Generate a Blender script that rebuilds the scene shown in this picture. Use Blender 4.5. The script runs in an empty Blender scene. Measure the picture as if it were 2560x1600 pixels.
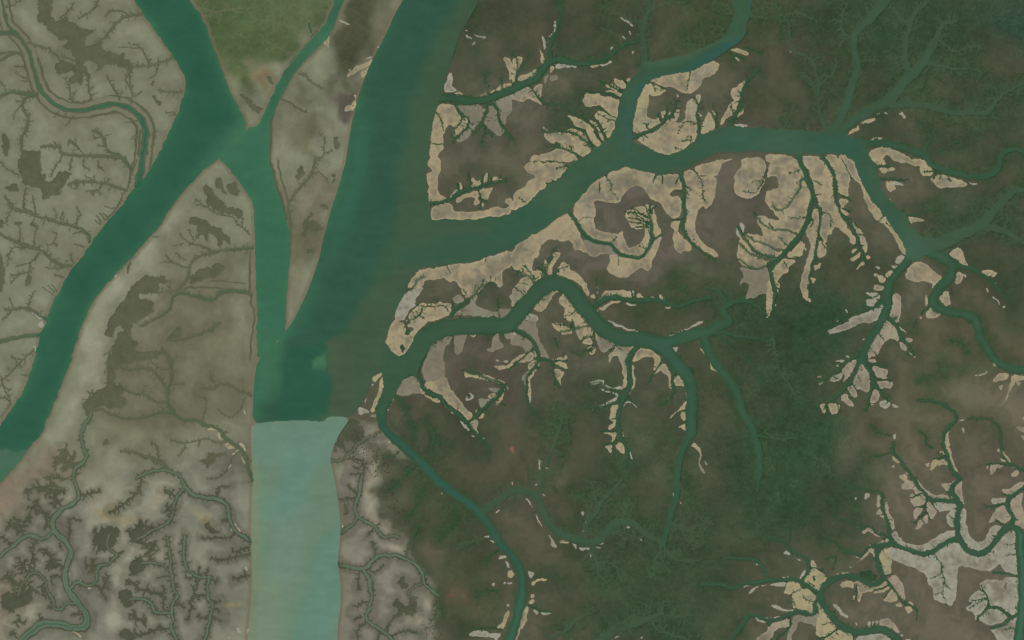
import bpy, math, random
import numpy as np

# ------------------------------------------------------------------ camera, sky, sun, exposure
# 1 unit = 10 m on the ground.  The photograph is a vertical view of a tidal delta.
S = bpy.context.scene
COL = S.collection
CAM_H = 8000.0
cam = bpy.data.cameras.new("camera")
cam.sensor_width = 36.0
cam.lens = 36.0 * CAM_H / 2560.0
cam.clip_start = 10.0
cam.clip_end = 80000.0
cam_o = bpy.data.objects.new("camera", cam)
cam_o.location = (0, 0, CAM_H)
COL.objects.link(cam_o)
S.camera = cam_o

SUN_EL, SUN_AZ = math.radians(52), math.radians(135)      # from the south-east
W = bpy.data.worlds.new("World")
S.world = W
W.use_nodes = True
wn = W.node_tree
bg = wn.nodes["Background"]
sky = wn.nodes.new("ShaderNodeTexSky")
sky.sky_type = 'NISHITA'
sky.sun_disc = False
sky.sun_elevation = SUN_EL
sky.sun_rotation = SUN_AZ
wn.links.new(sky.outputs[0], bg.inputs[0])
bg.inputs[1].default_value = 0.08
sun = bpy.data.lights.new("sun", 'SUN')
sun.energy = 3.2
sun.angle = math.radians(0.5)
sun.color = (1.0, 0.95, 0.87)
sun_o = bpy.data.objects.new("sun", sun)
sun_o.location = (3000, -3000, 5000)
# light travels away from the sun: direction of the sun seen from the ground
sd = (math.sin(SUN_AZ) * math.cos(SUN_EL), math.cos(SUN_AZ) * math.cos(SUN_EL), math.sin(SUN_EL))
from mathutils import Vector
sun_o.rotation_euler = Vector(sd).to_track_quat('Z', 'Y').to_euler()
COL.objects.link(sun_o)
S.view_settings.view_transform = 'Standard'
S.view_settings.look = 'None'
S.view_settings.exposure = 0.0
S.view_settings.gamma = 1.0

# albedo = display colour / this (how bright a white horizontal surface renders under the light above)
GAIN = np.array([1.0, 1.0, 1.04])

def lin(c):
    c = np.asarray(c, float) / 255.0
    return np.where(c <= 0.04045, c / 12.92, ((c + 0.055) / 1.055) ** 2.4)

def alb(r, g, b):
    return lin((r, g, b)) / GAIN

# ------------------------------------------------------------------ ground plan (survey points)
TILE = {}
for r_, y0_ in zip("ABCD", (0, 400, 800, 1200)):
    for c_, x0_ in zip("1234", (0, 640, 1280, 1920)):
        TILE[r_ + c_] = (x0_, y0_, 640 / 2419.0)
TILE["P"] = (0, 0, 1.0)
TILE["F"] = (0, 0, 2560 / 2419.0)

PLAN = """@winding green creek of the western mud plain|L
c 9 20 3 0 13: A1 20,-60 20,0 35,110 70,230 150,320 220,400 270,480 310,620 350,760 400,870 470,950 560,1010 700,1045 850,1030 980,1000 1080,985 1180,1005 1270,1060 1340,1130 1375,1230 1370,1350 1350,1480 1325,1620 1300,1750
c 12 12 2 0: A1 -60,310 100,310 160,325
c 4 3 2 0: A1 -20,500 130,490 220,520
c 3 3 2 0: A1 -20,580 120,510 200,500
c 4 6 2 6: A1 -20,920 90,870 170,870 260,890 350,885
c 5 3 2 8: A1 350,900 270,910 215,960 225,1030 260,1120 250,1230 205,1310 205,1420
v 4 2 5: A1 210,1000 150,1050 135,1130
c 3 2 1.5 6: A1 260,400 380,440 470,470 550,535 640,550 720,600 740,720
v 4 3 6: A1 35,70 100,65 150,25 210,-10
v 6 4 9: A1 690,960 655,900 655,800 600,740
v 7 4 9: A1 870,940 840,850 830,740 800,680
v 7 4 9: A1 1120,940 1100,870 1040,790 1010,700
v 6 4 9: A1 1240,980 1240,850 1190,760 1190,700
v 6 4 6: A1 1240,850 1230,700 1260,620
v 4 3 3: A1 1250,915 1340,870
v 5 3 4: A1 690,950 690,890 720,860
v 5 3 0: A1 550,1060 510,1110
v 5 3 0: A1 620,1070 600,1115
v 6 4 0: A1 700,1100 625,1185
v 5 2 0: A1 1300,1140 1200,1165
v 5 2 0: A1 1310,1250 1240,1310
v 7 7 9: A1 1330,1230 1310,1480
v 3 3 0: A1 1400,1290 1450,1270 1490,1220
v 5 3 5: A1 270,740 190,715 150,690
v 5 2 3: A1 240,625 140,630
v 5 2 3: A1 260,765 200,770
v 4 3 3: A1 60,870 40,810 0,770
k A1 25,1270 80,1280 100,1370 70,1470 40,1470 20,1380
@thin branching creeks on the upper west bank of the left river|L
c 4 3 2 8: A1 1345,130 1180,165 1080,230 1020,320 960,380 860,450
c 3 3 1.5 8: A1 1640,545 1500,595 1400,620 1270,630 1230,600
v 4 3 5: A1 1420,610 1380,540 1340,460 1210,410
v 4 3 5: A1 1500,600 1470,690 1400,740
c 3 2 1.5 8: A1 1720,865 1600,870 1500,850
v 6 5 7: A1 920,-30 915,60 820,130 740,180
v 6 5 7: A1 700,20 650,110 560,180
v 5 4 5: A1 1210,140 1100,95 1000,150
v 4 3 3: A1 1650,1060 1570,1065
v 4 3 3: A1 1660,1090 1600,1090
v 4 3 0: A1 1330,460 1120,450
k A1 380,-60 490,-60 485,190 540,200 640,160 660,200 730,230 740,270 900,280 880,310 800,360 790,400 830,440 900,430 980,400 960,450 1000,490 1050,470 1080,520 1160,490 1170,560 1240,600 1260,640 1250,690 1220,680 1200,640 1120,640 1100,600 980,620 940,680 880,700 930,640 900,580 830,560 805,600 830,680 860,730 830,770 800,700 790,760 770,800 720,780 660,790 640,730 690,720 680,680 640,670 570,710 525,650 530,600 600,570 640,590 710,640 720,600 690,540 660,540 680,480 620,460 600,440 640,400 600,370 560,370 500,330 430,260 370,210 345,160
k A1 1440,900 1480,890 1480,950 1515,970 1510,1005 1470,980
k A1 1420,800 1470,770 1440,820
@branching creeks between the winding creek and the left river|L
c 5 4 2 8: B1 1240,90 1200,40 1150,-20 A1 1120,1470 1020,1420 990,1340 960,1280 880,1240
v 5 3 6: A1 990,1300 890,1300
v 5 3 4: A1 990,1380 930,1370
v 4 3 4: A1 1000,1280 1050,1270
c 4 4 2 6: A1 1180,1500 1000,1475 780,1470 620,1460 560,1430 570,1390 450,1380 390,1390
v 5 3 6: A1 560,1400 510,1330
v 8 5 7: A1 650,1340 710,1370 760,1430
v 5 3 3: A1 710,1370 660,1310
v 4 3 0: A1 710,1370 715,1310
v 5 4 3: A1 590,1470 570,1530
v 4 4 3: A1 685,1475 680,1530
v 4 4 3: A1 790,1475 790,1530
v 5 5 5: B1 1290,0 1250,100 1220,220 1180,300 1090,470 1000,570
v 3 2 0: B1 1085,470 990,440
c 4 3 2 9: B1 1190,290 1100,250 1020,230 900,210 750,210 650,230
v 4 2 0: B1 890,205 800,150
v 5 3 4: B1 740,215 700,285
v 5 3 8: B1 950,220 940,280 820,290
v 5 3 5: B1 900,290 870,330
v 4 3 4: B1 900,290 950,330
v 5 4 5: B1 10,10 30,60 100,110 180,140
v 4 4 5: B1 570,0 510,70 480,160
v 4 3 5: B1 680,0 660,100
v 4 3 3: B1 780,0 790,60 850,100
v 5 3 3: B1 930,0 940,70 980,110
k A1 210,1420 390,1425 375,1530 B1 420,10 370,130 440,140 410,210 480,200 580,110 640,120 660,140 580,270 560,330 450,350 400,390 410,300 330,250 200,240 230,180 200,120 170,60 A1 180,1512
k B1 50,240 160,235 170,290 120,310 50,270
@long straight creek running to the middle of the left river|L
c 6 4 2 7: B1 840,770 850,740 800,680 730,640 600,600 480,570 350,530 240,480 120,460 90,410 50,340
v 6 4 5: B1 230,470 230,370 250,270
v 6 4 5: B1 340,520 315,400 310,330
v 4 3 3: B1 530,560 520,460
v 4 3 3: B1 580,570 595,480
v 6 4 6: B1 730,630 735,540 760,510 720,430
v 5 3 8: B1 110,470 50,590
v 6 4 3: B1 770,680 690,705
v 4 3 3: B1 800,820 700,800
v 5 3 0: B1 950,610 900,570
v 6 4 0: B1 960,590 910,525
v 5 4 0: B1 990,560 940,510
v 6 4 0: B1 1020,540 970,505
k B1 0,570 70,600 0,640 -60,600
@lower creek of the west mud plain with three forks|L
c 4 4 2 7: B1 -20,690 100,750 220,800 320,830 400,860 450,910 530,970 600,1000 680,1000
v 4 3 3: B1 190,780 190,610
k B1 130,590 220,585 230,600 140,605
k B1 290,605 350,620 350,635
k B1 480,670 560,690 540,710
v 4 3 5: B1 320,810 340,640
v 5 3 4: B1 440,860 450,800 550,795
v 4 3 3: B1 500,790 545,710
v 6 5 8: B1 380,880 290,980 270,1080 280,1150
v 4 3 3: B1 290,970 150,1010
v 5 3 6: B1 260,1060 100,1110
v 5 3 5: B1 170,1090 110,1170
k B1 240,1150 280,1100 310,1110 300,1180 240,1190
v 5 4 9: B1 300,810 130,840 90,900 75,1000
k B1 -60,840 20,900 50,1050 50,1180 0,1250 -60,1250
v 6 4 3: B1 700,970 670,940 660,880
v 4 3 4: B1 430,1020 560,1020 650,1010
v 4 3 3: B1 600,1110 520,1080
v 4 3 0: B1 500,1280 400,1200
v 4 3 0: B1 515,1250 450,1190
v 4 3 0: B1 540,1235 490,1180
s B1 380,830 420,860 380,850
@pale rimmed creek below the three forks in the far west|L
c 5 3 2 5: B1 440,1510 370,1470 300,1420 260,1400 150,1410 50,1410
v 6 3 4: B1 260,1390 320,1240
v 4 3 3: B1 140,1400 90,1320
v 5 3 3: B1 110,1420 20,1510
w B1 275,1420 330,1440 420,1480 400,1510 350,1490
w C1 370,30 385,10 410,40 400,65 375,70
@broad muddy creek entering the left river from the west edge|L
c 8 7 2 0: C1 -60,215 100,180 250,150 370,145
v 6 5 9: C1 330,270 230,370 150,440 100,490 70,530 20,560
v 5 5 8: C1 10,560 40,640 95,770
v 5 3 4: C1 100,790 0,920
v 5 4 4: C1 150,400 140,360 100,350
v 5 4 4: C1 -10,740 50,730 90,780
v 5 3 0: C1 270,520 200,515
w C1 320,230 345,260 340,295 325,270
@bushy creek at the head of the island between the two left channels|L
k B1 2060,170 2110,200 2120,290 2150,330 2040,270 2030,210
k B1 2140,230 2240,210 2270,310 2200,340 2160,300
k B1 1930,230 2000,260 2060,370 2150,440 2280,470 2300,540 2200,520 2100,510 1990,450 1950,410
v 5 4 6: B1 2360,700 2300,640 2230,590 2220,550 2100,520 2000,480 1920,420 1850,380
v 4 3 3: B1 1920,420 1860,430
v 4 3 3: B1 2300,540 2290,620
k B1 1780,580 1820,530 1900,560 2000,630 2080,640 2120,690 2190,750 2180,820 2130,760 2080,830 2050,750 1980,700 1960,780 1910,700 1860,760 1870,640 1780,600
@upper creek crossing the middle island to the central channel|L
c 6 4 2 5: B1 2380,830 2280,840 2100,855 2020,870 1880,910 1810,970 1780,1060 1760,1150 1670,1230 1650,1260
v 5 4 5: B1 2010,860 1880,800 1780,780 1720,730 1700,690
v 4 3 3: B1 1730,790 1640,820
v 4 3 4: B1 1840,760 1780,650
v 4 4 5: B1 1760,1020 1620,970 1520,970
v 7 5 3: B1 1620,960 1570,910
v 4 4 5: B1 1760,940 1680,910 1660,880
v 4 3 0: B1 1500,720 1440,730
v 7 4 0: B1 1230,970 1210,1075
k B1 1800,1090 1860,1030 1990,1020 2060,970 2130,1000 2060,1100 1900,1140 1780,1190
v 4 3 0: B1 2000,1140 2320,1170
w B1 1070,1100 1090,1085 1105,1100 1080,1115
@looping creek across the waist of the middle island|L
c 9 5 2 4: B1 2370,1270 2280,1240 2100,1240 2030,1310 1950,1310 1800,1270 1660,1260 1600,1400 1540,1460 1440,1512 C1 1330,60
v 5 4 0: B1 2100,1220 1900,1200 1700,1220
v 6 5 6: B1 1660,1250 1530,1250 1400,1245
v 4 3 5: B1 1600,1220 1600,1130
k B1 1380,1090 1560,1110 1580,1160 1500,1160 1530,1230 1420,1250 1330,1250 1300,1300 1380,1320 1470,1330 1440,1400 1430,1460 1330,1512 C1 1230,60 1230,180 1310,210 1270,300 1430,300 1530,300 1480,360 1200,420 1100,460 1080,600 1180,640 1150,700 1200,770 1180,830 920,830 870,880 820,930 790,830 830,770 880,660 1010,640 1010,600 1020,380 1060,300 1050,260 1110,200 1100,140 1200,90 1110,40 1090,100 1060,170 985,130 1010,60 1040,0 B1 1080,1440 1150,1340 1210,1300 1250,1170 1320,1130
v 7 7 0: B1 2365,870 2365,1270 2400,1500 C1 2370,250 2360,370
v 5 3 12: C1 1040,300 1040,600
v 5 3 12: C1 870,660 820,800
c 4 3 2 7: C1 2070,30 2000,90 1850,150 1740,180 1600,190
k C1 1640,100 1700,50 1740,80 1700,160 1620,200 1560,200
@forked creek draining the south half of the middle island|L
c 9 5 2.5 6: C1 2400,1530 2360,1440 2320,1300 2270,1210 2150,1140 2090,1050 2020,1010 1920,980 1830,940 1720,940 1640,880 1590,760 1590,660 1620,560 1620,450 1600,370 1530,270
c 6 4 2 6: C1 1640,880 1530,880 1400,910 1250,935 1100,910 990,860 880,850
c 3 2 2 7: C1 1590,760 1480,780 1380,710 1270,690 1180,660 1130,600
c 4 3 2 7: C1 1580,650 1500,540 1440,480 1340,450 1200,470 1120,440
v 5 3 5: C1 1610,465 1520,460 1420,400
v 4 3 4: C1 1620,610 1740,600
v 4 3 4: C1 1625,430 1640,370 1680,350
v 4 2 4: C1 1360,690 1370,620
v 5 3 5: C1 2170,1160 2060,1160 1940,1120 1850,1150 1740,1160 1620,1140
v 5 3 5: C1 1750,1180 1730,1230 1680,1290
v 4 3 4: C1 1890,1140 1880,1200
v 5 4 5: C1 2300,1210 2210,1290 2150,1400 2080,1490 1960,1500
k C1 1870,1320 1950,1320 1970,1260 2040,1270 2140,1250 2190,1280 2050,1290 2040,1350 1940,1410 1960,1360 1870,1350
s C1 1950,1020 2050,1030 2040,1045 1960,1040
s C1 2060,1060 2110,1140 2060,1120
s C1 2110,1170 2230,1180 2240,1210 2130,1210
s C1 2190,1270 2260,1220 2290,1230 2200,1290
s C1 2240,1160 2310,1170 2330,1250
s C1 2150,1440 2160,1370 2190,1360
s C1 2300,1270 2320,1400 2290,1310
w C1 2300,800 2325,900 2310,880
c 3 3 1.5 5: C1 2380,720 2290,680 2200,630 2100,600 2000,650 1900,640
v 5 4 4: C1 2330,730 2240,880 2180,920 2100,880 2060,830
v 5 3 3: C1 1950,740 1945,850 1920,960
v 6 4 5: C1 2020,590 1980,480
v 4 3 5: C1 1950,740 1880,730
@long grey green creek winding down the southwest corner|S
c 5 6 3 9: C1 870,870 820,960 780,1060 775,1150 810,1230 820,1300 790,1350 720,1390 700,1450 695,1512
c 7 19 3 0: D1 695,0 735,90 745,170 710,220 600,270 530,330 495,400 510,470 560,530 630,590 670,680 650,770 615,860 620,980 660,1070 740,1170 810,1260 825,1340 790,1400 700,1400 560,1365 450,1360 350,1390 260,1470 220,1512 150,1620
v 6 4 16: C1 720,1390 660,1290 600,1230
v 6 4 14: C1 700,1390 600,1350 510,1350
v 5 4 9: C1 700,1400 640,1400 570,1410
v 6 4 14: C1 690,1360 590,1320 540,1280
v 4 3 9: C1 640,1500 440,1480
c 8 9 2.5 0: D1 500,480 440,540 380,560 290,520 230,530 140,610 0,720 -80,790
v 5 4 12: D1 230,520 130,460 70,400
v 5 4 14: D1 210,510 180,430 140,340
v 5 4 14: D1 200,480 230,390 300,360
v 4 3 9: D1 120,600 0,540
v 6 5 12: D1 360,570 290,650
v 6 4 14: D1 580,250 520,160 480,90 400,60 300,80 260,130
v 6 4 12: D1 520,120 620,110
v 5 4 10: D1 490,90 470,-20
v 5 4 10: D1 560,110 530,40
v 5 4 9: D1 480,370 420,300 370,240 330,200
v 6 4 9: D1 450,420 430,340 350,280 260,250
v 5 3 7: D1 540,270 480,220
v 7 5 9: D1 420,460 450,400
v 6 5 16: D1 610,830 520,770 460,700 440,650
v 6 4 12: D1 520,780 440,800
v 4 3 4: D1 600,940 520,910 480,920 500,1000
v 6 4 6: D1 650,560 660,440 660,370 760,390
v 7 5 9: D1 570,600 560,640
v 6 4 8: D1 800,1280 740,1270 690,1260
v 6 4 12: D1 230,1370 200,1330 140,1330
v 5 3 8: D1 390,1340 370,1270
v 5 4 12: D1 160,1490 100,1440
s D1 610,1410 700,1440 760,1460 770,1500 740,1465
w D1 635,860 660,880 640,900
@creek ending in a feathery thicket by the southwest corner|S
c 6 4 2.5 8: D1 720,1165 640,1160 580,1220 510,1200 510,1140 450,1050 415,940 370,890 310,870 250,930 200,1010 180,1100
v 7 5 18: D1 310,870 220,840 190,740
v 6 5 14: D1 280,860 290,790 330,700
v 7 6 16: D1 190,1000 120,940 50,900
v 8 6 22: D1 200,1010 170,1100 60,1180
v 8 6 20: D1 200,1020 250,1060 300,1010
v 8 6 20: D1 180,1080 160,1180
v 7 5 14: D1 400,1000 400,1100
v 6 5 9: D1 510,1200 460,1180
k D1 20,1070 110,1060 190,1110 300,1000 320,1050 250,1200 60,1240 20,1190
@creek ending in a round dark thicket on the southwest flat|S
c 5 4 2.5 6: D1 650,1040 700,990 750,970 830,1000 890,980 910,900 920,830 1010,790 1110,710 1030,660 1010,590 1040,520
k D1 890,550 930,490 1020,420 1130,460 1100,580 1060,660 960,660 890,600
v 8 6 20: D1 1010,590 920,560
v 8 6 20: D1 1020,560 1040,460
v 7 5 18: D1 1020,620 930,620
v 6 5 12: D1 920,830 850,810 800,780
v 5 4 8: D1 890,830 890,750
v 6 5 8: D1 900,870 840,870
v 4 4 4: D1 890,990 960,1030 1000,1130
v 9 7 9: D1 960,1040 1000,980 1030,910
v 5 4 6: D1 1110,700 1160,670
w D1 745,955 765,950 760,970
w D1 830,1010 870,1015 850,1030
@dark creek with comb side shoots on the southwest flat|S
c 5 5 2.5 8: C1 1280,1500 1400,1440 1500,1420 1610,1430 1700,1470 1730,1512
c 4 3 2 8: C1 1610,1430 1550,1360 1400,1300 1260,1250 1150,1250
c 8 8 3 6: D1 1730,0 1750,70 1830,140 1950,170 2060,180 2130,230 2170,320 2180,410 2240,490 2310,540 2400,610
c 5 4 2.5 10: D1 1740,70 1690,130 1650,220 1630,340 1590,400 1480,460 1400,500 1300,560
k D1 1200,500 1290,440 1330,360 1360,440 1340,520 1370,580 1250,580
v 8 6 18: D1 1450,460 1330,430
v 8 6 20: D1 1350,520 1230,530
v 6 5 12: D1 1630,310 1560,250
v 5 4 14: D1 1640,140 1560,120
v 4 3 5: C1 1500,1340 1480,1200 1430,1160
v 7 6 8: D1 1340,-20 1320,90 1230,180 1110,270 1030,310
v 6 5 8: D1 760,150 860,130 950,110
v 5 4 4: D1 2060,180 2070,80 2170,60
v 6 5 6: D1 2160,390 2100,380
v 4 3 4: D1 2230,480 2190,540 2080,550 1900,550
k D1 1920,400 1990,410 2040,480 2080,500 1960,480
k C1 960,1180 1000,1120 1040,1150 980,1200
s D1 2195,390 2230,420 2320,525 2290,510 2210,420
w D1 2170,460 2215,480 2190,485
@bristly creek between two straight ones in the southwest|S
c 5 5 2.5 9: D1 1680,1540 1625,1400 1640,1300 1610,1260 1460,1250 1440,1170 1330,1120 1240,1130
c 5 4 2.5 11: D1 1620,1260 1650,1140 1680,1100 1640,1000 1620,880 1610,760 1600,640 1580,540
c 4 4 2.5 11: D1 1610,860 1520,800 1430,780 1340,790
k D1 1240,800 1330,700 1360,780 1400,800 1320,880 1220,910
v 7 5 14: D1 1430,780 1420,680 1380,600
v 7 5 12: D1 1420,680 1480,610
v 7 6 16: D1 1380,640 1340,580
k D1 1100,1060 1220,1030 1260,1100 1240,1200 1180,1210 1140,1150
v 6 5 16: D1 1240,1130 1140,1080
v 8 7 8: D1 1540,1090 1420,1050 1320,1030 1260,980 1190,950
v 6 5 6: D1 1550,1230 1550,1000
v 6 4 6: D1 1640,1150 1750,1210
v 6 6 10: D1 1600,1400 1500,1410 1350,1460 1250,1460 1150,1440
k D1 1130,1460 1180,1410 1260,1460 1300,1490 1230,1512 1140,1490
v 7 6 12: D1 1380,1380 1340,1330 1230,1270
v 5 3 0: D1 1600,910 1480,920
@bristly creek nearest the pale river in the southwest|S
c 5 5 2.5 11: D1 1980,910 1890,920 1800,870 1750,780 1740,700 1740,600 1755,530
c 6 6 2.5 8: D1 1980,910 1960,1000 1970,1110 2000,1180 1985,1320 1960,1440 1910,1540
v 5 4 5: D1 1890,910 1870,830
v 5 4 5: D1 1950,900 1970,830
v 5 4 8: D1 1850,920 1750,930
v 6 5 6: D1 1860,930 1870,1010
v 6 5 8: D1 1990,950 2060,960
v 5 4 9: D1 1970,1090 1860,1080 1800,1130 1800,1220 1780,1330
v 5 3 7: D1 2000,1140 2080,1150
v 5 3 7: D1 2000,1220 2090,1250
v 5 4 7: D1 1985,1320 1860,1290
v 5 3 6: D1 2000,1300 2090,1330
v 6 5 8: D1 1850,1080 1830,1000
v 5 4 7: D1 2370,690 2290,710 2200,740 2080,750 1980,740
v 6 5 9: D1 2360,900 2200,940
v 5 4 8: D1 2350,640 2200,680
w D1 2310,840 2340,820 2350,860
w D1 2230,1390 2260,1400 2270,1440 2235,1440
s D1 2330,1410 2345,1410 2335,1480
s D1 2120,1490 2180,1475 2170,1500
@twin pale creeks on the grey flat east of the pale river|S
c 7 7 2.5 5: C2 1000,1480 D2 990,0 970,150 935,230 940,290 960,350 890,430 780,510
c 5 4 2 6: D2 960,350 1050,400 1120,440 1210,540 1300,520 1360,540
v 5 4 3: D2 1110,460 1050,540
v 4 3 3: D2 1120,440 1170,400
v 6 4 3: D2 960,130 870,60
v 6 5 6: D2 790,180 960,180
v 7 5 6: D2 840,230 860,310
c 9 6 2.5 6: D2 740,790 900,830 1010,840 1080,790 1150,720 1250,710 1310,710 1400,740 1490,790 1570,880 1590,960 1660,1040 1730,1090
c 8 7 2.5 7: D2 1010,840 1060,920 1090,1050 1080,1180 1050,1280 1080,1350 1180,1420 1300,1520
c 4 3 2 5: D2 1430,710 1440,610 1500,520 1530,440
c 4 3 2 6: D2 1590,960 1480,1020 1440,1070 1500,1120
v 5 4 8: D2 1710,1090 1715,1200 1680,1320
v 5 4 4: D2 1290,1470 1400,1430 1530,1450
v 6 5 5: D2 1240,1430 1260,1350 1360,1250
v 5 4 6: D2 970,1500 960,1420 1040,1340
v 4 4 4: D2 1160,1420 1150,1530
v 4 3 3: D2 1060,840 1130,860 1210,810
v 5 4 6: D2 980,870 960,960 980,1040
v 6 5 6: D2 1130,700 1120,650 1100,580
v 5 4 6: D2 1050,1150 940,1190
v 6 5 3: D2 1000,1290 930,1310
k D2 1330,1110 1380,1180 1440,1190 1440,1110 1520,1130 1530,1230 1480,1300 1390,1240 1330,1310 1340,1200 1290,1190
k D2 1330,960 1390,910 1400,960 1450,1000 1400,1030
w D2 820,400 840,450 825,440
c 4 3 2 5: C2 690,1335 780,1335 860,1280 960,1180 1010,1140 1100,1100 1180,1060
v 4 3 3: C2 1350,1230 1300,1290 1190,1290
v 5 4 5: C2 870,1310 980,1330 1030,1390 1000,1470
v 6 5 5: C2 930,1380 980,1420
v 6 5 4: C2 890,1450 1000,1460
k C2 950,940 880,930 800,1080 740,1200 720,1300 780,1180 860,1240 830,1130 900,1150 960,1200 1010,1130 1030,1060 1010,1000 940,1000 1000,960
@light veins through the green wedge between the left river and its tributary|G
c 4 2 0 6: A1 1880,100 1960,0 1990,-60
c 4 3 0 8: A1 1920,90 2040,110 2200,90 2320,90 2400,180
c 4 3 0 8: A1 1910,110 2000,100 2100,160
c 3 4 0 8: A2 -40,170 150,210 300,250 420,300 520,360
c 5 2 0 9: A2 530,310 500,220 460,120 400,60 330,40
c 3 2 0 6: A2 190,210 140,130
c 4 2 0 6: A2 670,140 690,60 640,-20
c 3 2 0 6: A2 390,520 260,480 180,430 100,405
c 3 2 0 4: A1 2110,610 2180,550
c 3 2 0 4: A1 2140,640 2200,690
k A1 2240,880 2310,910 2419,980 A2 60,1020 30,1070 0,1060 A1 2380,1050 2330,960
k A2 90,720 150,730 165,800 120,770
v 4 3 0: A1 2350,800 2419,860
v 8 6 0: A2 660,150 600,260 520,380 400,510 320,590
@creeks of the long pointed island beside the main river|L
c 3 2 1.5 4: A2 400,700 480,720 530,790 640,830
v 7 6 5: A2 240,935 340,970 400,1020 470,1060
v 7 4 0: A2 330,730 240,900 190,1000
v 9 9 0: A2 160,1060 150,1200 130,1512 B2 140,20 200,250 260,420 290,560
c 4 4 2 5: A2 600,1512 B2 560,0 540,100 490,190 400,270 340,350 310,400 315,500 325,700 320,900
v 6 5 0: B2 200,0 230,160 270,280 300,380
v 4 3 6: A2 600,1500 650,1450 640,1380 650,1300 600,1260
v 4 3 5: A2 650,1450 720,1430
v 4 3 4: B2 550,130 620,130 680,210
k B2 400,80 440,70 450,130 420,190 370,180
k B2 590,420 700,430 690,480 650,460
k B2 530,490 500,600 550,560 640,640 600,690 480,690 470,750 430,720 450,580
k B2 480,830 560,830 560,880 490,880
k B2 720,140 770,130 760,220 720,220
k A2 740,1300 790,1280 780,1400 750,1420
s A2 860,730 870,690 930,640 1020,600 1100,570 1080,610 1030,640 960,670 900,700
s A2 990,690 1050,640 1060,660 1010,750 1000,710
s A2 960,885 925,900 940,930 900,990 840,1020 850,1055 925,1045 940,960
s A2 705,310 660,360 640,410 690,430 690,340
w A2 770,190 830,195 885,240 820,220
w A2 870,655 895,650 880,668
w A2 1030,560 1100,545 1050,565
w A2 1150,435 1165,440 1155,450
w A2 665,430 690,430 685,455
v 4 3 3: A2 940,930 880,1000
v 3 3 0: A2 920,1000 870,980
@dark creek on the east bank of the main river beside the brown shoal|R
c 16 16 5 3: A2 1740,935 1900,930 2030,960 2200,930 2419,850 A3 0,850 120,790 220,740 290,650 360,580
c 13 6 4 8: A3 360,580 420,560 520,580 650,605 780,590 900,540 1010,460 1110,400 1200,390
c 8 3 3 10: A3 370,550 360,440 420,300 450,180 480,80 400,-10
c 5 3 2 8: A3 40,790 50,650 50,560 0,490
c 4 3 2 6: A3 70,680 140,560 150,480
c 4 3 2 4: A2 2190,900 2170,780 2165,700
c 4 3 3 4: A2 2320,880 2330,800 2300,740
c 5 4 3 8: A2 1880,980 1910,1050 1950,1090 2010,1120 2000,1200 1920,1270 1870,1350
v 6 4 6: A2 1950,1090 1930,1160 1870,1220
c 4 3 2.5 8: A2 2190,980 2180,1080 2140,1160 2080,1230 2050,1280
v 5 3 7: A2 2140,1160 2170,1220 2150,1300 2140,1370
v 5 3 6: A2 2160,1180 2230,1290
v 4 3 3: A2 2140,1160 2085,1155
c 5 4 3 8: A2 2190,980 2260,985 2290,1080 2310,1170 2370,1250 2419,1310
v 5 4 5: A2 1700,1050 1750,1120 1770,1230
v 4 4 2: A2 1660,1360 1760,1355
s A2 1730,985 1880,990 1900,1050 1940,1110 1870,1200 1830,1170 1790,1220 1760,1280 1765,1370 1770,1400 1730,1450 1700,1512 1640,1512 1650,1300 1690,1080
s A2 1930,1100 1990,1110 2010,1170 1930,1260 1880,1300 1870,1240
g A2 1890,1000 2180,1000 2130,1150 2060,1200 2000,1300 1920,1350 1890,1320 2010,1200 2030,1120 1960,1080
g A2 2200,1000 2250,1000 2290,1150 2350,1260 2300,1300 2180,1190 2160,1140
g A2 2240,940 2419,870 2419,1050 2380,1080 2350,1180 2320,1180 2300,1060
w A2 1830,690 1855,690 1850,820 1900,850 1860,870 1760,870 1790,780
s A2 1860,870 1950,880 1940,910 1880,905
s A2 2170,900 2330,800 2419,790 2419,830 2230,880
s A2 2330,545 2419,550 2419,760 2390,780 2400,690 2350,580
g A2 2060,930 2170,880 2180,800 2200,880 2100,930
w A2 1980,280 2000,285 1990,295
w A2 1975,330 2010,335 2040,370 2010,350
w A2 2050,320 2100,340 2180,350 2160,365 2080,350
w A2 2060,390 2070,410 2040,440 2040,420
s A3 60,780 70,720 180,690 240,640 250,670 200,730
w A3 410,600 460,595 600,620 620,630 500,640 400,650
s A3 350,680 390,610 395,650 370,680
g A3 350,720 430,710 430,750 370,770
s A3 690,630 830,600 850,600 820,630
w A3 830,610 950,570 930,590 860,630
w A3 410,170 420,260 370,340 340,370 350,340 390,290
w A3 290,330 325,420 310,480 290,420
s A3 260,440 290,500 325,560 290,600 270,640 280,540
s A3 0,560 60,540 100,520 90,600 60,640 30,800 0,790
w A3 990,150 1100,200 1160,255 1080,210
w A3 1030,320 1080,390 1050,360
w A3 1105,290 1125,340 1110,320
w A3 920,450 960,440 930,490
w A3 1135,480 1150,480 1140,510
s A3 0,880 130,820 200,860 240,940 300,1000 220,960 160,930 90,960 0,950
s A3 190,830 290,780 280,930 230,890
g A3 300,720 350,700 330,760 310,790
@comb of green creeks along the west bank of the forked northern reach|R
v 7 5 8: A3 1060,860 980,840 900,790 820,760
v 7 5 8: A3 1030,930 930,880 800,880 680,860
v 4 3 5: A3 1080,810 1070,760 1030,740
v 5 4 6: A3 970,1110 900,1060 830,1010
v 5 4 6: A3 980,1150 880,1110 780,1060
c 4 4 2.5 9: A3 910,1330 840,1230 800,1150 700,1110 560,1050 470,1000 300,970 200,870 170,820
v 6 5 7: A3 860,1345 810,1280 780,1200 660,1100
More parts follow.
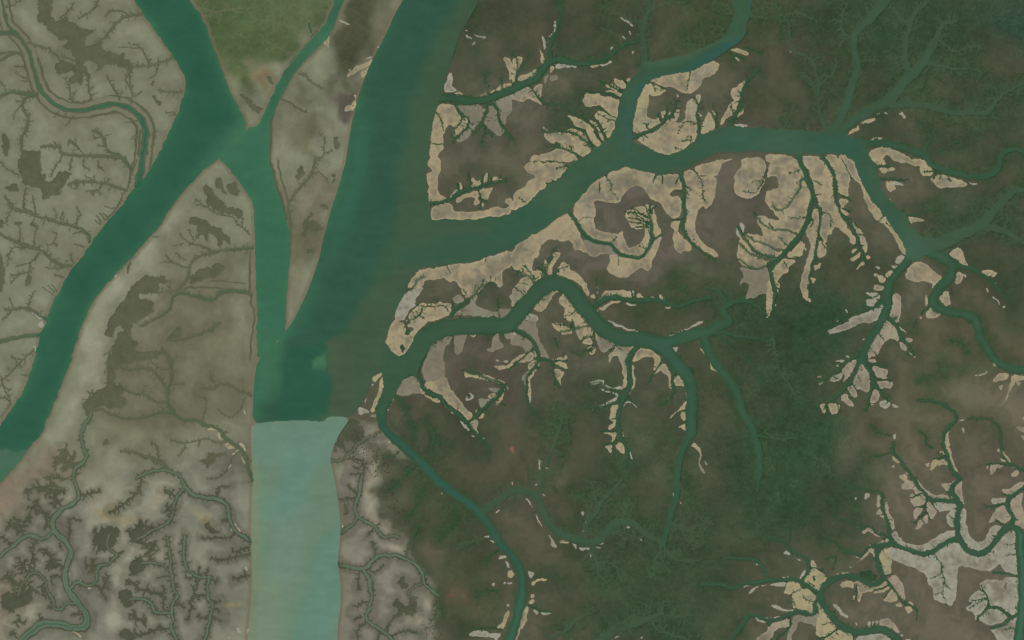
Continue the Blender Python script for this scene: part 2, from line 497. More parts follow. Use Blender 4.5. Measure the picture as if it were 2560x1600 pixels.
v 7 5 8: A3 770,1390 710,1290 690,1230 600,1200
c 5 4 3 8: A3 760,1400 640,1290 500,1240 380,1250 290,1240
c 4 4 3 9: A3 650,1500 550,1430 440,1390 380,1370
v 5 4 8: A3 560,1420 570,1370
v 5 4 7: A3 850,1240 900,1210
s A3 960,740 1050,770 1080,800 1060,835 1010,820 960,780
s A3 1080,760 1130,730 1090,790
s A3 870,790 930,780 1010,840 1040,860 930,840
s A3 880,850 940,850 1040,880 1030,910 940,890
s A3 690,900 800,880 860,910 960,930 1020,950 1000,1000 990,1110 960,1110 900,1050 840,1000 760,1000 700,1010 660,960
y A3 830,1040 910,1070 980,1120 970,1200 940,1270 910,1310 860,1230 850,1160 770,1100 790,1060
s A3 530,1090 640,1120 760,1200 800,1300 860,1350 790,1390 740,1300 690,1230 610,1190 560,1130
s A3 670,1095 730,1130 800,1170 830,1240 860,1290 870,1340 810,1230 750,1170
s A3 510,1215 620,1220 700,1260 730,1330 660,1300 540,1250
s A3 290,1270 400,1240 500,1250 600,1290 700,1330 760,1380 740,1440 660,1480 560,1420 440,1390 360,1340
d A3 400,1350 440,1340 450,1380 410,1375
w A3 280,1200 340,1240 300,1235
s A3 370,1430 430,1390 540,1430 620,1480 620,1530 150,1530 210,1460 280,1460
@grey green creek forking north from the bend of the northern reach|G
c 16 9 2 4: A3 1250,640 1245,450 1230,330 1255,200 1290,90 1310,-40
c 4 3 0 5: A3 1290,130 1370,70 1480,20 1640,30
c 5 3 0 5: A3 1230,210 1100,190 1000,130 900,40
c 4 2 0 5: A3 1090,180 1020,140 830,60
c 4 2 0 5: A3 1300,100 1360,0
c 3 2 0 4: A3 1030,440 1010,340 840,250
c 4 2 0 4: A3 1670,510 1690,430 1660,340
c 4 2 0 4: A3 1740,480 1700,420
c 4 2 0 4: A3 1830,440 1790,300
c 4 2 0 5: A3 2000,350 1960,260 1880,250
c 4 2 0 5: A3 2080,140 2060,80 1990,30 1880,40
c 3 2 0 0: A3 2080,130 1980,135
c 4 2 0 5: A3 2240,130 2310,90 2419,70
c 4 2 0 5: A3 2250,160 2330,150 2419,190
@sand tongue creeks between the northern reach and the east river|R
c 9 5 3.5 8: A3 1130,1300 1250,1260 1350,1230 1440,1130 1530,1050 1560,960
v 6 4 5: A3 1290,1220 1270,1170 1240,1170
v 5 4 5: A3 1440,1120 1470,1010
v 5 4 5: A3 1400,1150 1390,1080
c 5 4 3 9: A3 1770,1290 1755,1180 1760,1060 1760,980 1720,920
v 4 3 7: A3 1750,1180 1640,1150 1560,1260
v 5 4 4: A3 1760,1000 1810,950
v 5 4 6: A3 1940,1220 1930,1100 1900,1000
c 7 6 3 8: A3 2050,1190 2120,1080 2170,950 2180,840 2250,740 2330,660
v 4 3 6: A3 1690,1350 1690,1290
v 5 3 7: A3 1600,1340 1690,1330
v 4 3 4: A3 1610,1420 1540,1390
v 4 3 5: A3 1680,680 1655,800 1640,850
v 5 4 8: A3 1285,790 1340,790 1440,840
v 5 4 5: A3 1350,860 1330,800
v 5 4 5: A3 2080,1080 2070,990
v 5 4 6: A3 2080,540 2110,600
v 6 4 5: A3 2060,500 2100,540 2190,550
v 7 6 5: A3 2200,450 2340,510
s A3 1290,780 1390,725 1600,690 1740,660 1900,570 1955,600 1940,680 1890,720 1810,730 1780,810 1720,870 1650,885 1600,870 1520,830 1440,820 1370,790
y A3 1250,800 1330,790 1450,850 1410,890 1340,910 1290,880 1290,1000 1270,1110 1350,1130 1390,1110 1400,1160 1300,1220 1150,1270 1150,1130 1190,950
s A3 1180,1310 1350,1240 1450,1150 1520,1110 1560,1170 1620,1140 1640,1100 1650,970 1720,920 1740,960 1760,1000 1740,1040 1750,1180 1740,1300 1690,1360 1600,1420 1500,1460 1440,1460 1300,1400 1220,1350
s A3 1730,910 1780,900 1780,970 1750,980
s A3 1530,1110 1560,1020 1590,1020 1570,1100 1555,1150
s A3 1410,1060 1450,1050 1430,1120
s A3 1460,1110 1490,1040 1500,1060
s A3 1790,1200 1850,1060 1920,1150 1920,1210 1780,1285
s A3 1840,1080 1850,1050 1900,1130 1880,1180
s A3 1895,1020 1920,1020 1910,1110
s A3 1760,1070 1800,1080 1790,1110
s A3 1960,1180 2010,1060 2060,980 2100,960 2120,930 2140,1000 2080,1080 2030,1130 1990,1170
s A3 2060,860 2150,800 2200,760 2200,780 2160,830 2150,940 2120,960 2080,930
s A3 2100,1090 2150,1040 2200,1000 2180,1070 2120,1110
w A3 2100,1170 2200,1180 2250,1200 2100,1190
s A3 2060,480 2150,465 2240,490 2220,520 2150,500
w A3 2100,540 2140,575 2120,575
w A3 1710,665 1745,660 1740,685 1715,690
w A3 1555,890 1570,910 1560,920
@creek cutting the square mudflat on the main river's east bank|R
c 8 5 4 6: B2 1620,415 1750,395 1830,365 1920,310 2030,270 2150,240 2250,210 2360,200
v 6 5 5: B2 2020,270 2030,200 2000,120
v 6 5 4: B2 2140,240 2140,150
v 7 6 5: B2 2100,290 2130,370 2190,400
v 6 4 4: B2 1920,310 1900,230
v 5 4 0: B2 1965,290 1960,230
v 5 4 0: B2 2230,210 2230,160
v 4 4 0: B2 2190,220 2210,130
v 4 4 0: B2 2300,200 2310,150
v 5 4 6: B2 2120,400 2120,460
s B2 1660,425 1840,400 1860,480 1950,490 2060,500 2200,470 2270,450 2350,470 2400,440 2340,380 2419,350 2419,500 2300,545 2200,525 2100,555 1880,570 1790,550 1700,580 1655,565
s B2 1640,-20 1740,-20 1750,60 1720,150 1720,310 1810,360 1750,390 1640,410 1615,290 1630,250 1600,140 1680,100 1620,50
s B2 1880,370 1950,330 2080,290 2110,330 2080,360 2000,345 1890,410
s B2 2100,290 2250,250 2200,330 2180,390 2140,370
s B2 1905,200 1960,260 1930,290
s B2 2040,150 2090,200 2120,190 2130,240 2030,260
s B2 2150,180 2200,110 2210,190 2160,230
s B2 2230,190 2260,150 2340,190 2250,210
s B2 2090,340 2120,400 2080,440 2060,410
s B2 2130,400 2160,420 2130,465
w B2 1830,340 1890,280 1910,295 1850,340
s B3 110,60 160,20 500,30 530,80 400,200 260,290 130,420 0,495 0,400 30,300 130,250 150,200 220,170 210,140 150,120
v 4 3 4: B3 530,70 480,30 380,15 210,15
v 4 3 4: B3 530,65 420,75
v 4 3 6: B3 130,400 70,360
v 6 5 6: B3 400,200 330,230
@branching creek of the sandy cape south of the wide river mouth|R
c 6 4 3 9: B2 1840,1470 1900,1400 1990,1330 2060,1270 2130,1200 2180,1170 2250,1170
v 5 4 8: B2 1820,1430 1790,1380 1700,1380 1600,1380 1520,1370
v 6 4 9: B2 1580,1400 1530,1480 1440,1512
v 5 3 6: B2 1870,1400 1860,1330
v 4 3 5: B2 2010,1310 1950,1210
v 4 3 6: B2 2060,1260 2070,1180
v 4 3 5: B2 2130,1190 2160,1120
c 4 3 2 6: B2 1400,1225 1480,1220 1510,1140 1590,1100
v 4 3 0: B2 1800,1000 1840,1070
v 4 3 2: B2 2180,920 2170,970
s B2 1420,1190 1500,1080 1560,1035 1780,1005 2000,975 2180,925 2419,840 2419,1000 2320,1050 2330,1130 2340,1190 2300,1200 2260,1150 2160,1170 2120,1240 2060,1290 2000,1310 1960,1280 1940,1200 1880,1140 1840,1150 1780,1105 1700,1140 1600,1120 1580,1190 1480,1215
w B2 1430,1235 1500,1220 1580,1200 1560,1250 1500,1320 1510,1370 1440,1440 1400,1512 1300,1512 1340,1380
s B2 1440,1470 1560,1345 1700,1360 1760,1340 1850,1360 1850,1440 1800,1480 1660,1530 1420,1530
g B2 1850,1310 1890,1370 1970,1330 1920,1260
g B2 1870,1450 1950,1390 2050,1360 2150,1410 2270,1440 2290,1400 2320,1420 2419,1400 2380,1460 2280,1490 2100,1470 1870,1465
g B2 2050,1290 2090,1260 2060,1370 2160,1410 2100,1420 1990,1400
s B2 2390,1300 2430,1250 2430,1340
v 5 4 5: B2 2290,1490 2300,1400 2280,1310
s B3 0,825 200,705 350,615 520,490 560,540 600,610 640,690 670,780 720,850 800,880 900,880 760,920 700,870 640,850 580,850 590,780 530,750 460,770 430,745 340,750 270,810 250,860 260,910 200,940 180,1000 200,1050 280,1050 300,1060 290,1100 220,1150 130,1100 80,1060 0,1020
s B3 70,1130 130,1110 210,1170 120,1270 60,1350 0,1400 0,1240
s B3 330,1080 300,960 330,930 340,1000 400,880 450,870 440,920 380,1000 370,1080
s B3 420,1080 440,1030 480,970 550,980 540,1040 640,1080 690,1160 660,1190 560,1120
s B3 660,1210 700,1160 730,1250 720,1280
c 4 4 3 8: B3 320,1100 330,1000 380,900 410,830
v 5 4 8: B3 310,1070 240,1010
v 5 4 8: B3 390,1080 440,1040 540,990
c 3 3 2.5 8: B3 210,1150 110,1070 20,1040
v 5 4 7: B3 220,1140 170,1060 100,990
v 4 3 3: B3 150,1190 60,1160
v 4 3 3: B3 110,1270 30,1200
s C2 1290,-10 1400,40 1420,90 1410,130 1460,130 1510,80 1440,60 1470,-10 1660,-10 1560,70 1510,120 1480,200 1440,280 1400,330 1350,350 1300,320 1250,250 1215,205
k C2 1410,70 1450,90 1440,150 1410,140
k C2 1370,220 1390,200 1400,290 1395,320 1360,260
v 4 3 8: C2 1400,70 1440,20 1450,-20
@curling creek with a feathered fan in the sand south of the east river|R
c 10 9 2.5 2: B3 530,480 600,570 650,660 710,730 800,775 920,785 970,840 1020,890 1110,910 1200,920 1250,890 1300,800 1320,740 1330,660 1310,580
c 8 4 2 5: B3 1325,640 1310,560 1290,500
v 6 4 5: B3 1310,600 1240,560 1100,480
v 6 4 5: B3 1300,560 1200,490 1130,450
v 6 4 5: B3 1300,520 1250,430
v 6 4 5: B3 1305,500 1310,420
v 6 4 5: B3 1310,490 1360,430
v 5 4 3: B3 1300,610 1200,560 1080,550
v 5 4 3: B3 1300,630 1200,590 1100,590
v 5 4 3: B3 1300,640 1220,620 1150,640
v 5 4 4: B3 1290,540 1180,500 1060,490
v 3 3 0: B3 1340,740 1440,700
v 3 3 0: B3 640,570 680,540 780,550
v 5 4 4: B3 940,780 990,730
v 4 3 6: B3 1290,830 1210,820 1200,790
v 5 3 6: B3 890,130 930,230 950,310 1000,370
v 5 4 0: B3 825,210 825,320
v 6 5 0: B3 1360,140 1335,210
v 6 6 0: B3 1415,150 1415,220
v 4 3 0: B3 1005,900 1015,1000
s B3 580,440 650,350 760,220 900,130 1060,75 1120,75 1300,130 1420,145 1570,130 1600,200 1610,270 1540,275 1490,310 1500,345 1590,340 1600,430 1590,540 1510,550 1495,515 1450,500 1430,440 1400,400 1340,390 1270,300 1230,250 1180,235 1070,290 1030,370 1000,405 920,400 800,380 765,400 790,480 775,560 770,610 800,660 900,690 990,710 1050,665 1055,760 1090,820 1150,830 1200,800 1260,720 1265,650 1290,640 1310,760 1290,800 1250,870 1200,910 1050,890 980,840 940,780 800,760 700,700 640,640 590,530
w B3 660,640 760,600 800,670 900,700 980,740 930,770 800,755 700,690
g B3 660,760 700,750 800,790 920,800 980,870 1010,900 920,890 840,890 760,920 700,870
s B3 1010,900 1100,930 1200,940 1260,910 1320,800 1350,760 1420,720 1400,800 1340,920 1300,1050 1220,1015 1160,1050 1100,1100 1000,1100 890,1050 930,960 915,890
s B3 1070,470 1150,455 1230,440 1290,420 1300,500 1350,490 1370,600 1420,690 1340,740 1300,650 1240,640 1170,650 1100,600 1075,540
s B3 1310,430 1350,430 1340,490 1310,500
@slim creek winding down a bare sand ribbon south of the east river|R
c 10 5 2.5 5: B3 1590,90 1620,200 1640,300 1620,400 1640,500 1620,600 1630,680 1680,760 1760,820 1850,900 1930,945
v 4 3 4: B3 1650,240 1720,290
v 5 3 7: B3 1700,90 1780,160 1800,300 1830,420
v 7 6 0: B3 1600,570 1520,570
v 4 3 6: B3 1590,600 1560,680 1540,700
v 5 5 0: B3 1580,170 1545,220
v 6 5 0: B3 1610,290 1570,290
s B3 1515,580 1600,580 1580,640 1560,680 1610,740 1700,800 1690,860 1600,860 1610,890 1540,840 1520,700 1540,670 1510,630
s B3 1610,120 1690,90 1740,120 1800,160 1940,150 1920,300 1910,400 1840,460 1800,420 1760,460 1740,560 1720,640 1760,740 1850,820 1960,900 1940,935 1870,900 1750,800 1660,740 1630,640 1640,500 1640,250
s B3 1720,80 1800,30 2100,-10 1990,30 1960,80 1950,150 1830,150 1770,130
s B3 2160,-20 2170,70 2100,130 2095,300 2150,340 2240,370 2320,330 2370,240 2400,100 2380,-20
v 4 3 5: B3 2400,80 2370,200 2300,310 2180,300
v 3 3 4: B3 2380,180 2250,220
@trunk creek of the sand fan below the middle of the east river|R
c 12 9 3 3: A4 290,1450 B4 300,0 340,100 380,200 420,300 415,400 390,520 340,650 260,760 180,850 120,910 60,970 15,1050
c 8 5 2.5 5: B4 15,1050 40,1120 70,1200 60,1330 30,1450
c 8 4 2.5 4: B4 430,350 480,450 510,500 490,600 470,750 440,900 400,1050 385,1200 410,1310 440,1370
c 5 3 2.5 7: B4 360,170 310,190 300,270 250,350 190,430 140,470 80,470 50,400
v 3 3 5: B4 310,90 240,120 200,140
v 4 3 5: B4 350,540 270,550 190,540
c 4 3 2.5 3: B4 270,710 190,660 60,655 0,640 B3 2330,560 2280,500
v 5 3 3: B4 180,800 90,720
c 4 3 2.5 4: B4 160,850 80,850 0,800 B3 2300,760 2200,700
c 5 4 4 4: B4 110,915 0,910 B3 2300,860 2200,740 2130,640
c 4 3 3 4: B4 60,930 0,940 B3 2250,880 2150,790
c 4 3 2.5 4: B4 20,985 0,1000 B3 2300,1020 2140,940
v 5 3 4: B4 170,900 200,930 290,910
v 5 3 4: B4 150,950 190,1030
v 5 3 6: B4 430,200 480,230 520,240
v 5 3 5: B4 450,330 490,310
v 4 3 6: B4 520,490 580,510 600,560 590,640
v 4 3 4: B4 480,730 540,830
v 6 5 4: B4 420,560 410,630
v 5 4 4: B4 460,960 500,980
v 4 3 3: B4 300,720 340,790
s B4 40,-20 270,-20 330,100 360,190 400,260 410,340 370,480 330,620 270,720 180,820 130,870 60,930 0,960 -20,960 -20,620 60,640 -20,560 110,565 90,530 20,440 -20,400 -20,300 100,270 100,190 60,140 -20,170
s B3 2310,520 2430,560 2430,1000 2300,1030 2150,980 2130,900 2140,800 2200,690 2280,700 2390,720 2350,640 2310,580
w B3 2150,580 2200,620 2180,700 2150,640
w B3 2110,620 2150,680 2200,760 2150,720 2110,690
g B3 2140,1000 2300,1040 2430,1010 2430,1250 2350,1270 2270,1310 2200,1310 2260,1180 2200,1160 2150,1180 2200,1080
s B4 330,-20 510,-20 570,80 620,180 610,300 640,420 670,520 740,620 830,740 820,800 780,790 760,720 640,620 590,680 550,700 530,640 520,520 480,400 440,300 420,200 370,80
s B4 350,680 400,580 440,480 480,450 490,560 460,700 440,850 420,950 380,1100 370,1250 410,1340 390,1350 310,1270 310,1120 350,980 400,860 390,750 370,720
s B4 480,740 540,790 550,870 490,930 460,900
s B4 500,530 580,520 590,640 600,700 560,700 540,790 490,700
s B4 440,1000 500,980 490,1010 440,1050
s B4 400,1090 470,1130 420,1170
s B4 180,900 250,830 320,750 345,800 330,880 260,930 200,930
s B4 30,1050 80,980 150,930 270,950 200,1000 190,1060 130,1080 90,1140 110,1200 70,1190 30,1110
s B4 -20,1120 30,1160 50,1280 30,1440 -20,1512
s A4 -20,1450 140,1470 230,1480 260,1530 -20,1530
w B4 80,1210 100,1220 90,1260
w B4 60,1360 80,1370 65,1390
w B4 345,840 365,840 360,865
@eastern creek of the sand fan lined with short combs|R
c 9 5 2.5 5: A4 510,1450 B4 530,0 600,90 640,200 630,320 660,430 690,520 770,600 830,690 860,800 900,910 930,980
v 5 3 3: B4 660,310 790,380
v 5 4 6: B4 700,460 790,480
v 4 3 4: B4 690,-20 760,100 790,170
v 4 3 5: B4 820,600 860,650
v 5 4 5: B4 850,700 900,700
v 4 3 2: B4 840,800 770,850
v 4 3 2: B4 860,850 770,920
v 5 4 2: B4 890,930 820,1010
v 4 3 6: B4 1100,520 1010,590
v 4 3 5: B4 1190,640 1120,590
s B4 560,-20 660,-20 740,60 780,170 750,220 770,360 660,310 650,200 630,120
s B4 670,350 780,380 720,420 700,470 780,510 740,540 690,480
s B4 670,-20 800,-20 860,150 900,270 1000,410 1100,520 1040,580 980,520 920,400 890,300 870,230 800,170 740,60
y B4 1110,520 1180,640 1260,770 1320,890 1280,900 1220,800 1180,700 1110,600 1040,580
s B4 780,590 860,640 930,740 930,850 910,880 870,760 830,660
s B4 790,860 840,830 850,850 790,900
s B4 760,950 870,870 880,920 810,960
s B4 830,1030 900,950 910,980 860,1020
s B4 920,910 960,910 950,950
w B4 1010,1000 1060,1020 1050,1040
s A4 310,1480 480,1470 500,1530 320,1530
s A4 540,1465 640,1465 660,1500 550,1530
s A4 670,1465 750,1480 780,1530 680,1530
w B4 1250,900 1310,920 1270,980 1190,970
@forest channels running north from the east end of the east river|G
c 24 15 2 2: A4 600,1270 640,1200 700,1080 760,920 800,780 840,660 840,540 815,440 815,340
c 15 26 2 4: A4 815,340 870,260 960,180 1040,90 1100,0 1140,-60
c 22 26 2 2: A4 680,1250 830,1130 960,1050 1080,980 1190,900 1280,780 1380,680
c 24 8 2 6: A4 1380,680 1470,590 1530,480 1590,360 1640,260 1660,220 1780,200
c 14 10 2 5: A4 1340,700 1310,600 1300,460 1320,320 1350,200 1400,110 1480,30 1540,-40
c 16 6 2 9: A4 1150,990 1300,985 1450,990 1600,1030 1780,1070 1900,1065 2070,1060 2160,960 2280,850 2419,790
c 8 2 0 9: A4 1500,600 1620,620 1740,650 1900,645 2040,690
c 6 2 0 5: A4 1620,380 1700,440 1770,490 1900,440 2010,430
c 6 2 0 6: A4 770,350 700,290 690,200 720,90 760,20
c 8 3 0 7: A4 560,1250 500,1090 480,950 490,820 450,680 430,580 370,540 260,490 200,430 210,300 180,200 120,110 70,50 -40,30
c 5 2 0 6: A4 490,820 560,740 620,680 650,560
c 5 2 0 7: A4 460,900 440,800 370,720 320,680
c 4 2 0 5: A4 150,1210 200,1120 230,1020
c 3 2 0 5: A4 880,590 960,560 1050,580
c 6 3 0 5: A4 1320,240 1220,130 1150,40
c 5 3 0 4: A4 1250,700 1225,600 1190,500
c 3 2 0 5: A4 1250,870 1350,840 1460,825
c 5 2 0 5: A4 1850,1080 1900,1160 2050,1260
c 4 2 0 5: A4 760,350 670,430 660,480
c 4 2 0 5: A4 690,220 620,180
c 4 2 0 5: A4 940,120 920,30
c 3 2 0 5: A4 170,160 260,120 400,160 460,200
c 4 2 0 4: A4 380,1240 380,1150
s A4 750,1270 850,1190 860,1230 770,1280
s A4 860,1170 950,1120 1020,1120 1010,1155
w A4 960,1335 1020,1290 1030,1310
w A4 1040,1290 1095,1300 1050,1315
w A4 1235,1070 1260,1050 1300,1110 1280,1120
w A4 1100,1065 1140,1080 1120,1090
w A4 1030,1075 1065,1080 1040,1090
w A4 680,1010 690,1010 670,1050
w A4 215,485 230,495 220,500
@broad creek curving east from the end of the east river|R
c 18 12 2.5 4: A4 850,1330 950,1360 1100,1350 1250,1390 1400,1440 1500,1480 B4 1520,20 1650,90 1800,130 1950,160 2100,140 2180,80 2200,-20 A4 2230,1450 2300,1410 2430,1440
c 5 2 0 6: A4 1480,1430 1520,1350 1560,1290
c 4 2 0 6: A4 1500,1430 1600,1430 1700,1390 1800,1340
c 6 3 2 8: B4 1000,60 1150,60
v 6 5 6: B4 1060,180 1200,185 1330,190
c 5 4 1 8: B4 1250,500 1400,520 1480,475 1600,470
v 5 4 4: B4 1590,100 1470,110
v 5 4 4: B4 1600,100 1550,190
v 5 4 4: B4 1630,110 1620,190
v 5 4 4: B4 1680,130 1730,200
s A4 940,1435 1080,1385 1180,1400 1300,1470 1400,1530 1200,1530 1130,1460 1100,1480 1080,1530 980,1530
s B4 1010,-10 1100,-10 1110,50 1020,50
s B4 1030,75 1200,75 1160,110 1080,130
s B4 1110,210 1170,200 1210,270 1150,310
w B4 1170,195 1250,210 1280,245 1200,230
y B4 1290,-10 1480,-10 1530,50 1560,120 1530,150 1440,140 1440,60 1360,50
s B4 1530,190 1560,160 1620,140 1760,170 1890,220 1860,250 1730,255 1610,260
w B4 1900,210 1990,230 1960,235
s B4 1315,540 1400,540 1480,570 1440,590 1370,580 1360,610
w B4 1140,350 1170,385 1150,375
@wide forest channel leaving the eastern junction toward the right edge|G
c 40 12 3 3: B4 1380,800 1600,790 1800,710 2000,620 2080,540 2180,430 2280,330 2330,280 2450,280
c 16 10 2 4: B4 1950,640 2100,640 2250,680 2340,730 2450,800
c 5 3 0 5: B4 2250,410 2340,430 2450,480
c 5 3 0 5: B4 2200,450 2230,560
@hook shaped creek south of the eastern junction|R
c 26 22 3 2: B4 1400,830 1560,880 1700,950 1740,1030 1700,1130
c 22 18 3 2: B4 1700,1130 1620,1220 1560,1310 1580,1390 1700,1430 1850,1460 1960,1500 C4 1990,120 2050,230 2120,350 2200,420 2310,460 2450,470
c 11 3 2 8: B4 1740,990 1900,1020 2020,1070 2120,1150 2200,1250 2300,1330
c 3 2 0 5: C4 1380,590 1480,570 1530,500
v 4 3 6: C4 1700,190 1850,230 1900,330
v 5 4 6: C4 1380,80 1400,0
s B4 1400,940 1500,980 1560,1050 1650,1120 1560,1200 1540,1160 1460,1150 1380,1160 1290,1100 1330,1010
s B4 1700,880 1810,820 1840,880 1890,1000 1850,1000 1760,930
s B4 1790,1060 1830,1060 1830,1170 1760,1180
s B4 1610,1300 1700,1220 1730,1360 1690,1380 1640,1340
s B4 2010,1050 2100,1040 2180,1070 2130,1110 2070,1090
w B4 2100,1140 2160,1170 2130,1165
w B4 2060,1200 2080,1240 2075,1260
w B4 2120,1270 2200,1370 2170,1350
w B4 2210,1390 2240,1380 2230,1415
s B4 1500,1260 1520,1310 1500,1360 1480,1380 1490,1300
w B4 1550,1170 1570,1180 1550,1220
s B4 1490,1430 1540,1390 1640,1440 1590,1500 1500,1510
s B4 1430,1470 1460,1480 1440,1510
w B4 1840,1080 1870,1085 1860,1110
v 4 3 4: B4 1720,1210 1750,1290
v 4 3 4: B4 1540,1370 1440,1450
s C4 2120,580 2180,500 2270,510 2260,560 2170,570
s C4 2300,520 2430,530 2430,570 2340,580 2300,650 2240,760 2230,780 2290,620
s C4 2350,590 2400,590 2370,640
s C4 2120,400 2160,440 2120,445
w C4 1950,520 2100,490 2060,510 1970,530
w C4 2170,620 2220,610 2200,670
@creek splitting into palm like fingers southwest of the eastern junction|R
c 18 18 3 3: B4 1340,880 1310,960 1220,1060 1160,1140 1130,1260 1130,1370 1080,1512 C4 1000,130 930,250 890,340 875,390
c 10 5 3 9: C4 875,380 850,430 800,550 720,650 640,730 560,790
c 9 4 3 6: C4 880,380 950,460 990,540 980,640 950,760 930,850
c 5 4 3 7: C4 990,590 1060,680 1110,740
c 6 4 3 9: C4 880,310 770,380 680,470 580,540 490,590
c 5 3 3 6: C4 920,390 1000,420 1120,440
v 4 3 3: C4 1020,550 1170,575
c 6 4 2.5 6: B4 1100,1320 1040,1380 900,1420 760,1460 640,1512
c 8 4 2.5 8: B4 1130,1470 1190,1530 C4 1150,0 1220,80 1260,170 1330,240 1380,330
v 5 3 6: C4 1040,130 1100,210
v 5 3 6: C4 970,270 1040,340
v 4 3 0: B4 1110,1190 1000,1170
v 4 3 0: B4 1090,1250 1000,1300 930,1300
v 4 3 2: B4 1120,1130 1080,1090
v 4 3 0: B4 1200,1040 1120,1010
v 5 4 14: C4 1110,740 1140,770
v 5 4 5: C4 560,800 520,850
v 5 4 5: C4 640,760 680,860
v 5 4 5: C4 740,660 780,750
v 4 3 5: C4 790,580 840,680
v 4 3 5: C4 840,500 870,580
s B4 1030,1100 1100,1100 1110,1140 1070,1160
s B4 1090,1080 1150,1040 1180,1060 1130,1120
w B4 1150,1000 1230,1000 1200,1040
w B4 1000,1080 1040,1090 1020,1110
s B4 1000,1170 1100,1190 1090,1230 1020,1240 990,1210
w B4 920,1240 1060,1270 1050,1310 980,1300
w B4 915,1310 1040,1320 1000,1370 930,1390
w B4 740,1530 850,1460 1000,1420 1100,1330 1080,1400 1030,1530
p B4 1190,1250 1260,1290 1240,1500 1230,1530 1150,1530 1170,1380
w B4 720,1410 760,1430 740,1450
p C4 1090,-10 1150,20 1200,70 1240,150 1230,210 1200,170 1150,170 1110,200 1060,250 1050,330 1000,340 940,360 930,330 960,230 1020,150
p C4 930,370 1000,370 1040,410 980,410
p C4 860,420 880,400 950,470 970,560 965,620 940,680 870,650 830,660 790,600 820,520
w C4 570,570 640,510 700,500 680,560 610,580
p C4 690,490 760,400 840,360 820,430 780,520 700,590 730,530
p C4 980,430 1140,470 1110,520 1130,555 1020,540
p C4 1010,570 1170,580 1180,620 1130,650 1070,650
p C4 960,800 1000,640 1060,700 1040,760 980,815
w C4 1060,780 1110,740 1160,790 1120,845 1070,820
w C4 1170,790 1240,820 1190,835
p C4 750,640 800,620 840,700 830,730 750,690
p C4 690,710 740,700 790,770 800,820 700,770
y C4 560,800 620,780 690,800 650,890 600,880
y C4 490,800 540,790 540,850 520,880
w C4 620,80 740,20 1020,-10 880,30 760,90 610,125 580,140 570,100
w C4 640,0 680,0 660,20
p C4 1250,200 1310,260 1300,290 1240,270
p C4 1290,180 1370,170 1370,200 1320,215
w C4 1230,50 1310,130 1270,100
w C4 1200,-10 1240,40 1220,30
p C4 470,540 510,540 480,560
w C4 480,600 530,570 500,610
w C4 650,430 675,425 660,455
w C4 730,340 775,345 750,360
w C4 630,380 720,380 700,400
w C4 1320,290 1360,320 1340,320
w C4 1365,330 1390,335 1380,355
w C4 890,180 920,180 910,190
@southern meander from the bay with its tight northern loop|R
c 44 38 3 2: P 1050,872 1062,850 1085,832 1122,820 1195,815 1269,813 1297,783
c 40 36 3 2: P 1290,790 1333,741 1375,709 1415,716 1455,765 1502,818 1555,847 C3 1200,180 1350,220 1430,260
c 34 24 2 2: C3 1430,260 1500,340 1580,440 1660,540 1690,640 1700,800 1690,950 1690,1080
c 18 13 1 6: C3 1690,1080 1640,1170 1600,1260 1570,1400 1560,1512 D3 1550,150 1510,300 1480,420 1440,560 1410,620
c 30 24 2 2: C3 1400,250 1560,180 1700,140 1850,110 1950,60
c 22 10 1 5: C3 1950,60 2050,10 B3 1990,1420 2100,1340 2200,1320
c 8 5 1 5: B3 2100,1330 2280,1350 2350,1420 2430,1480
c 8 4 1 5: B3 2030,1370 1980,1260 1860,1220
c 13 6 3 4: B3 790,1370 860,1320 940,1290 1060,1310 1200,1330 1400,1320 1480,1360 1600,1380 1750,1330 1870,1310
c 4 2 0 6: B3 1680,1350 1620,1240 1540,1160 1500,1070
c 4 2 0 4: B3 1620,1240 1650,1180
v 4 3 4: B3 790,1340 810,1250 800,1120
v 5 3 5: B3 1160,1310 1160,1230
v 4 3 4: B3 1210,1340 1210,1420
c 24 20 1 2: C3 1800,140 1870,330 1960,450 2060,580 2130,700 2170,850
c 20 15 0 8: C3 2170,850 2230,950 2290,1080 2330,1250 2340,1400 2320,1500
c 6 3 0 9: C3 2340,1350 2400,1460 C4 80,1480 180,1500
c 6 3 0 9: C3 2320,1480 D3 2330,60 2300,200 2320,330
c 5 3 0 9: C3 2290,1080 2419,1120 C4 120,1100 280,1130
c 8 4 0 7: C3 1900,110 2100,150 2300,180 2430,190
c 6 3 0 7: C3 1950,130 2050,250 2180,350 2300,450 2380,640
s B3 800,1340 840,1310 870,1240 920,1230 1110,1235 1140,1300 950,1280 880,1310
s B3 1180,1260 1210,1260 1250,1310 1180,1300
s B3 1300,1300 1330,1290 1340,1310
s B3 1390,1270 1460,1330 1400,1310
s B3 820,1410 900,1370 950,1330 1040,1340 960,1350 860,1430
s B3 820,1440 840,1480 810,1420
s B3 740,1290 780,1270 790,1320
w B3 805,1190 820,1200 815,1270 800,1270
w B3 1130,1235 1150,1250 1160,1290
w B3 1070,1350 1190,1370 1110,1375
w B3 1440,1380 1500,1395 1460,1400
s B3 210,1370 280,1280 360,1230 450,1240 390,1280 350,1340 310,1410 260,1430 200,1400
s B3 430,1330 490,1240 560,1330 620,1420 680,1530 520,1530 490,1470 500,1420
v 4 3 8: B3 610,1420 540,1470 500,1470
w B3 110,1530 140,1460 240,1470 250,1530
w C3 890,0 990,40 1080,70 1200,110 1310,165 1200,125 1070,85 970,50
w C3 1440,170 1540,130 1620,100 1810,10 1800,30 1620,110
w C3 1480,280 1580,240 1545,310 1570,385
s C3 1760,260 1820,300 1890,400 1940,490 1880,450 1850,350
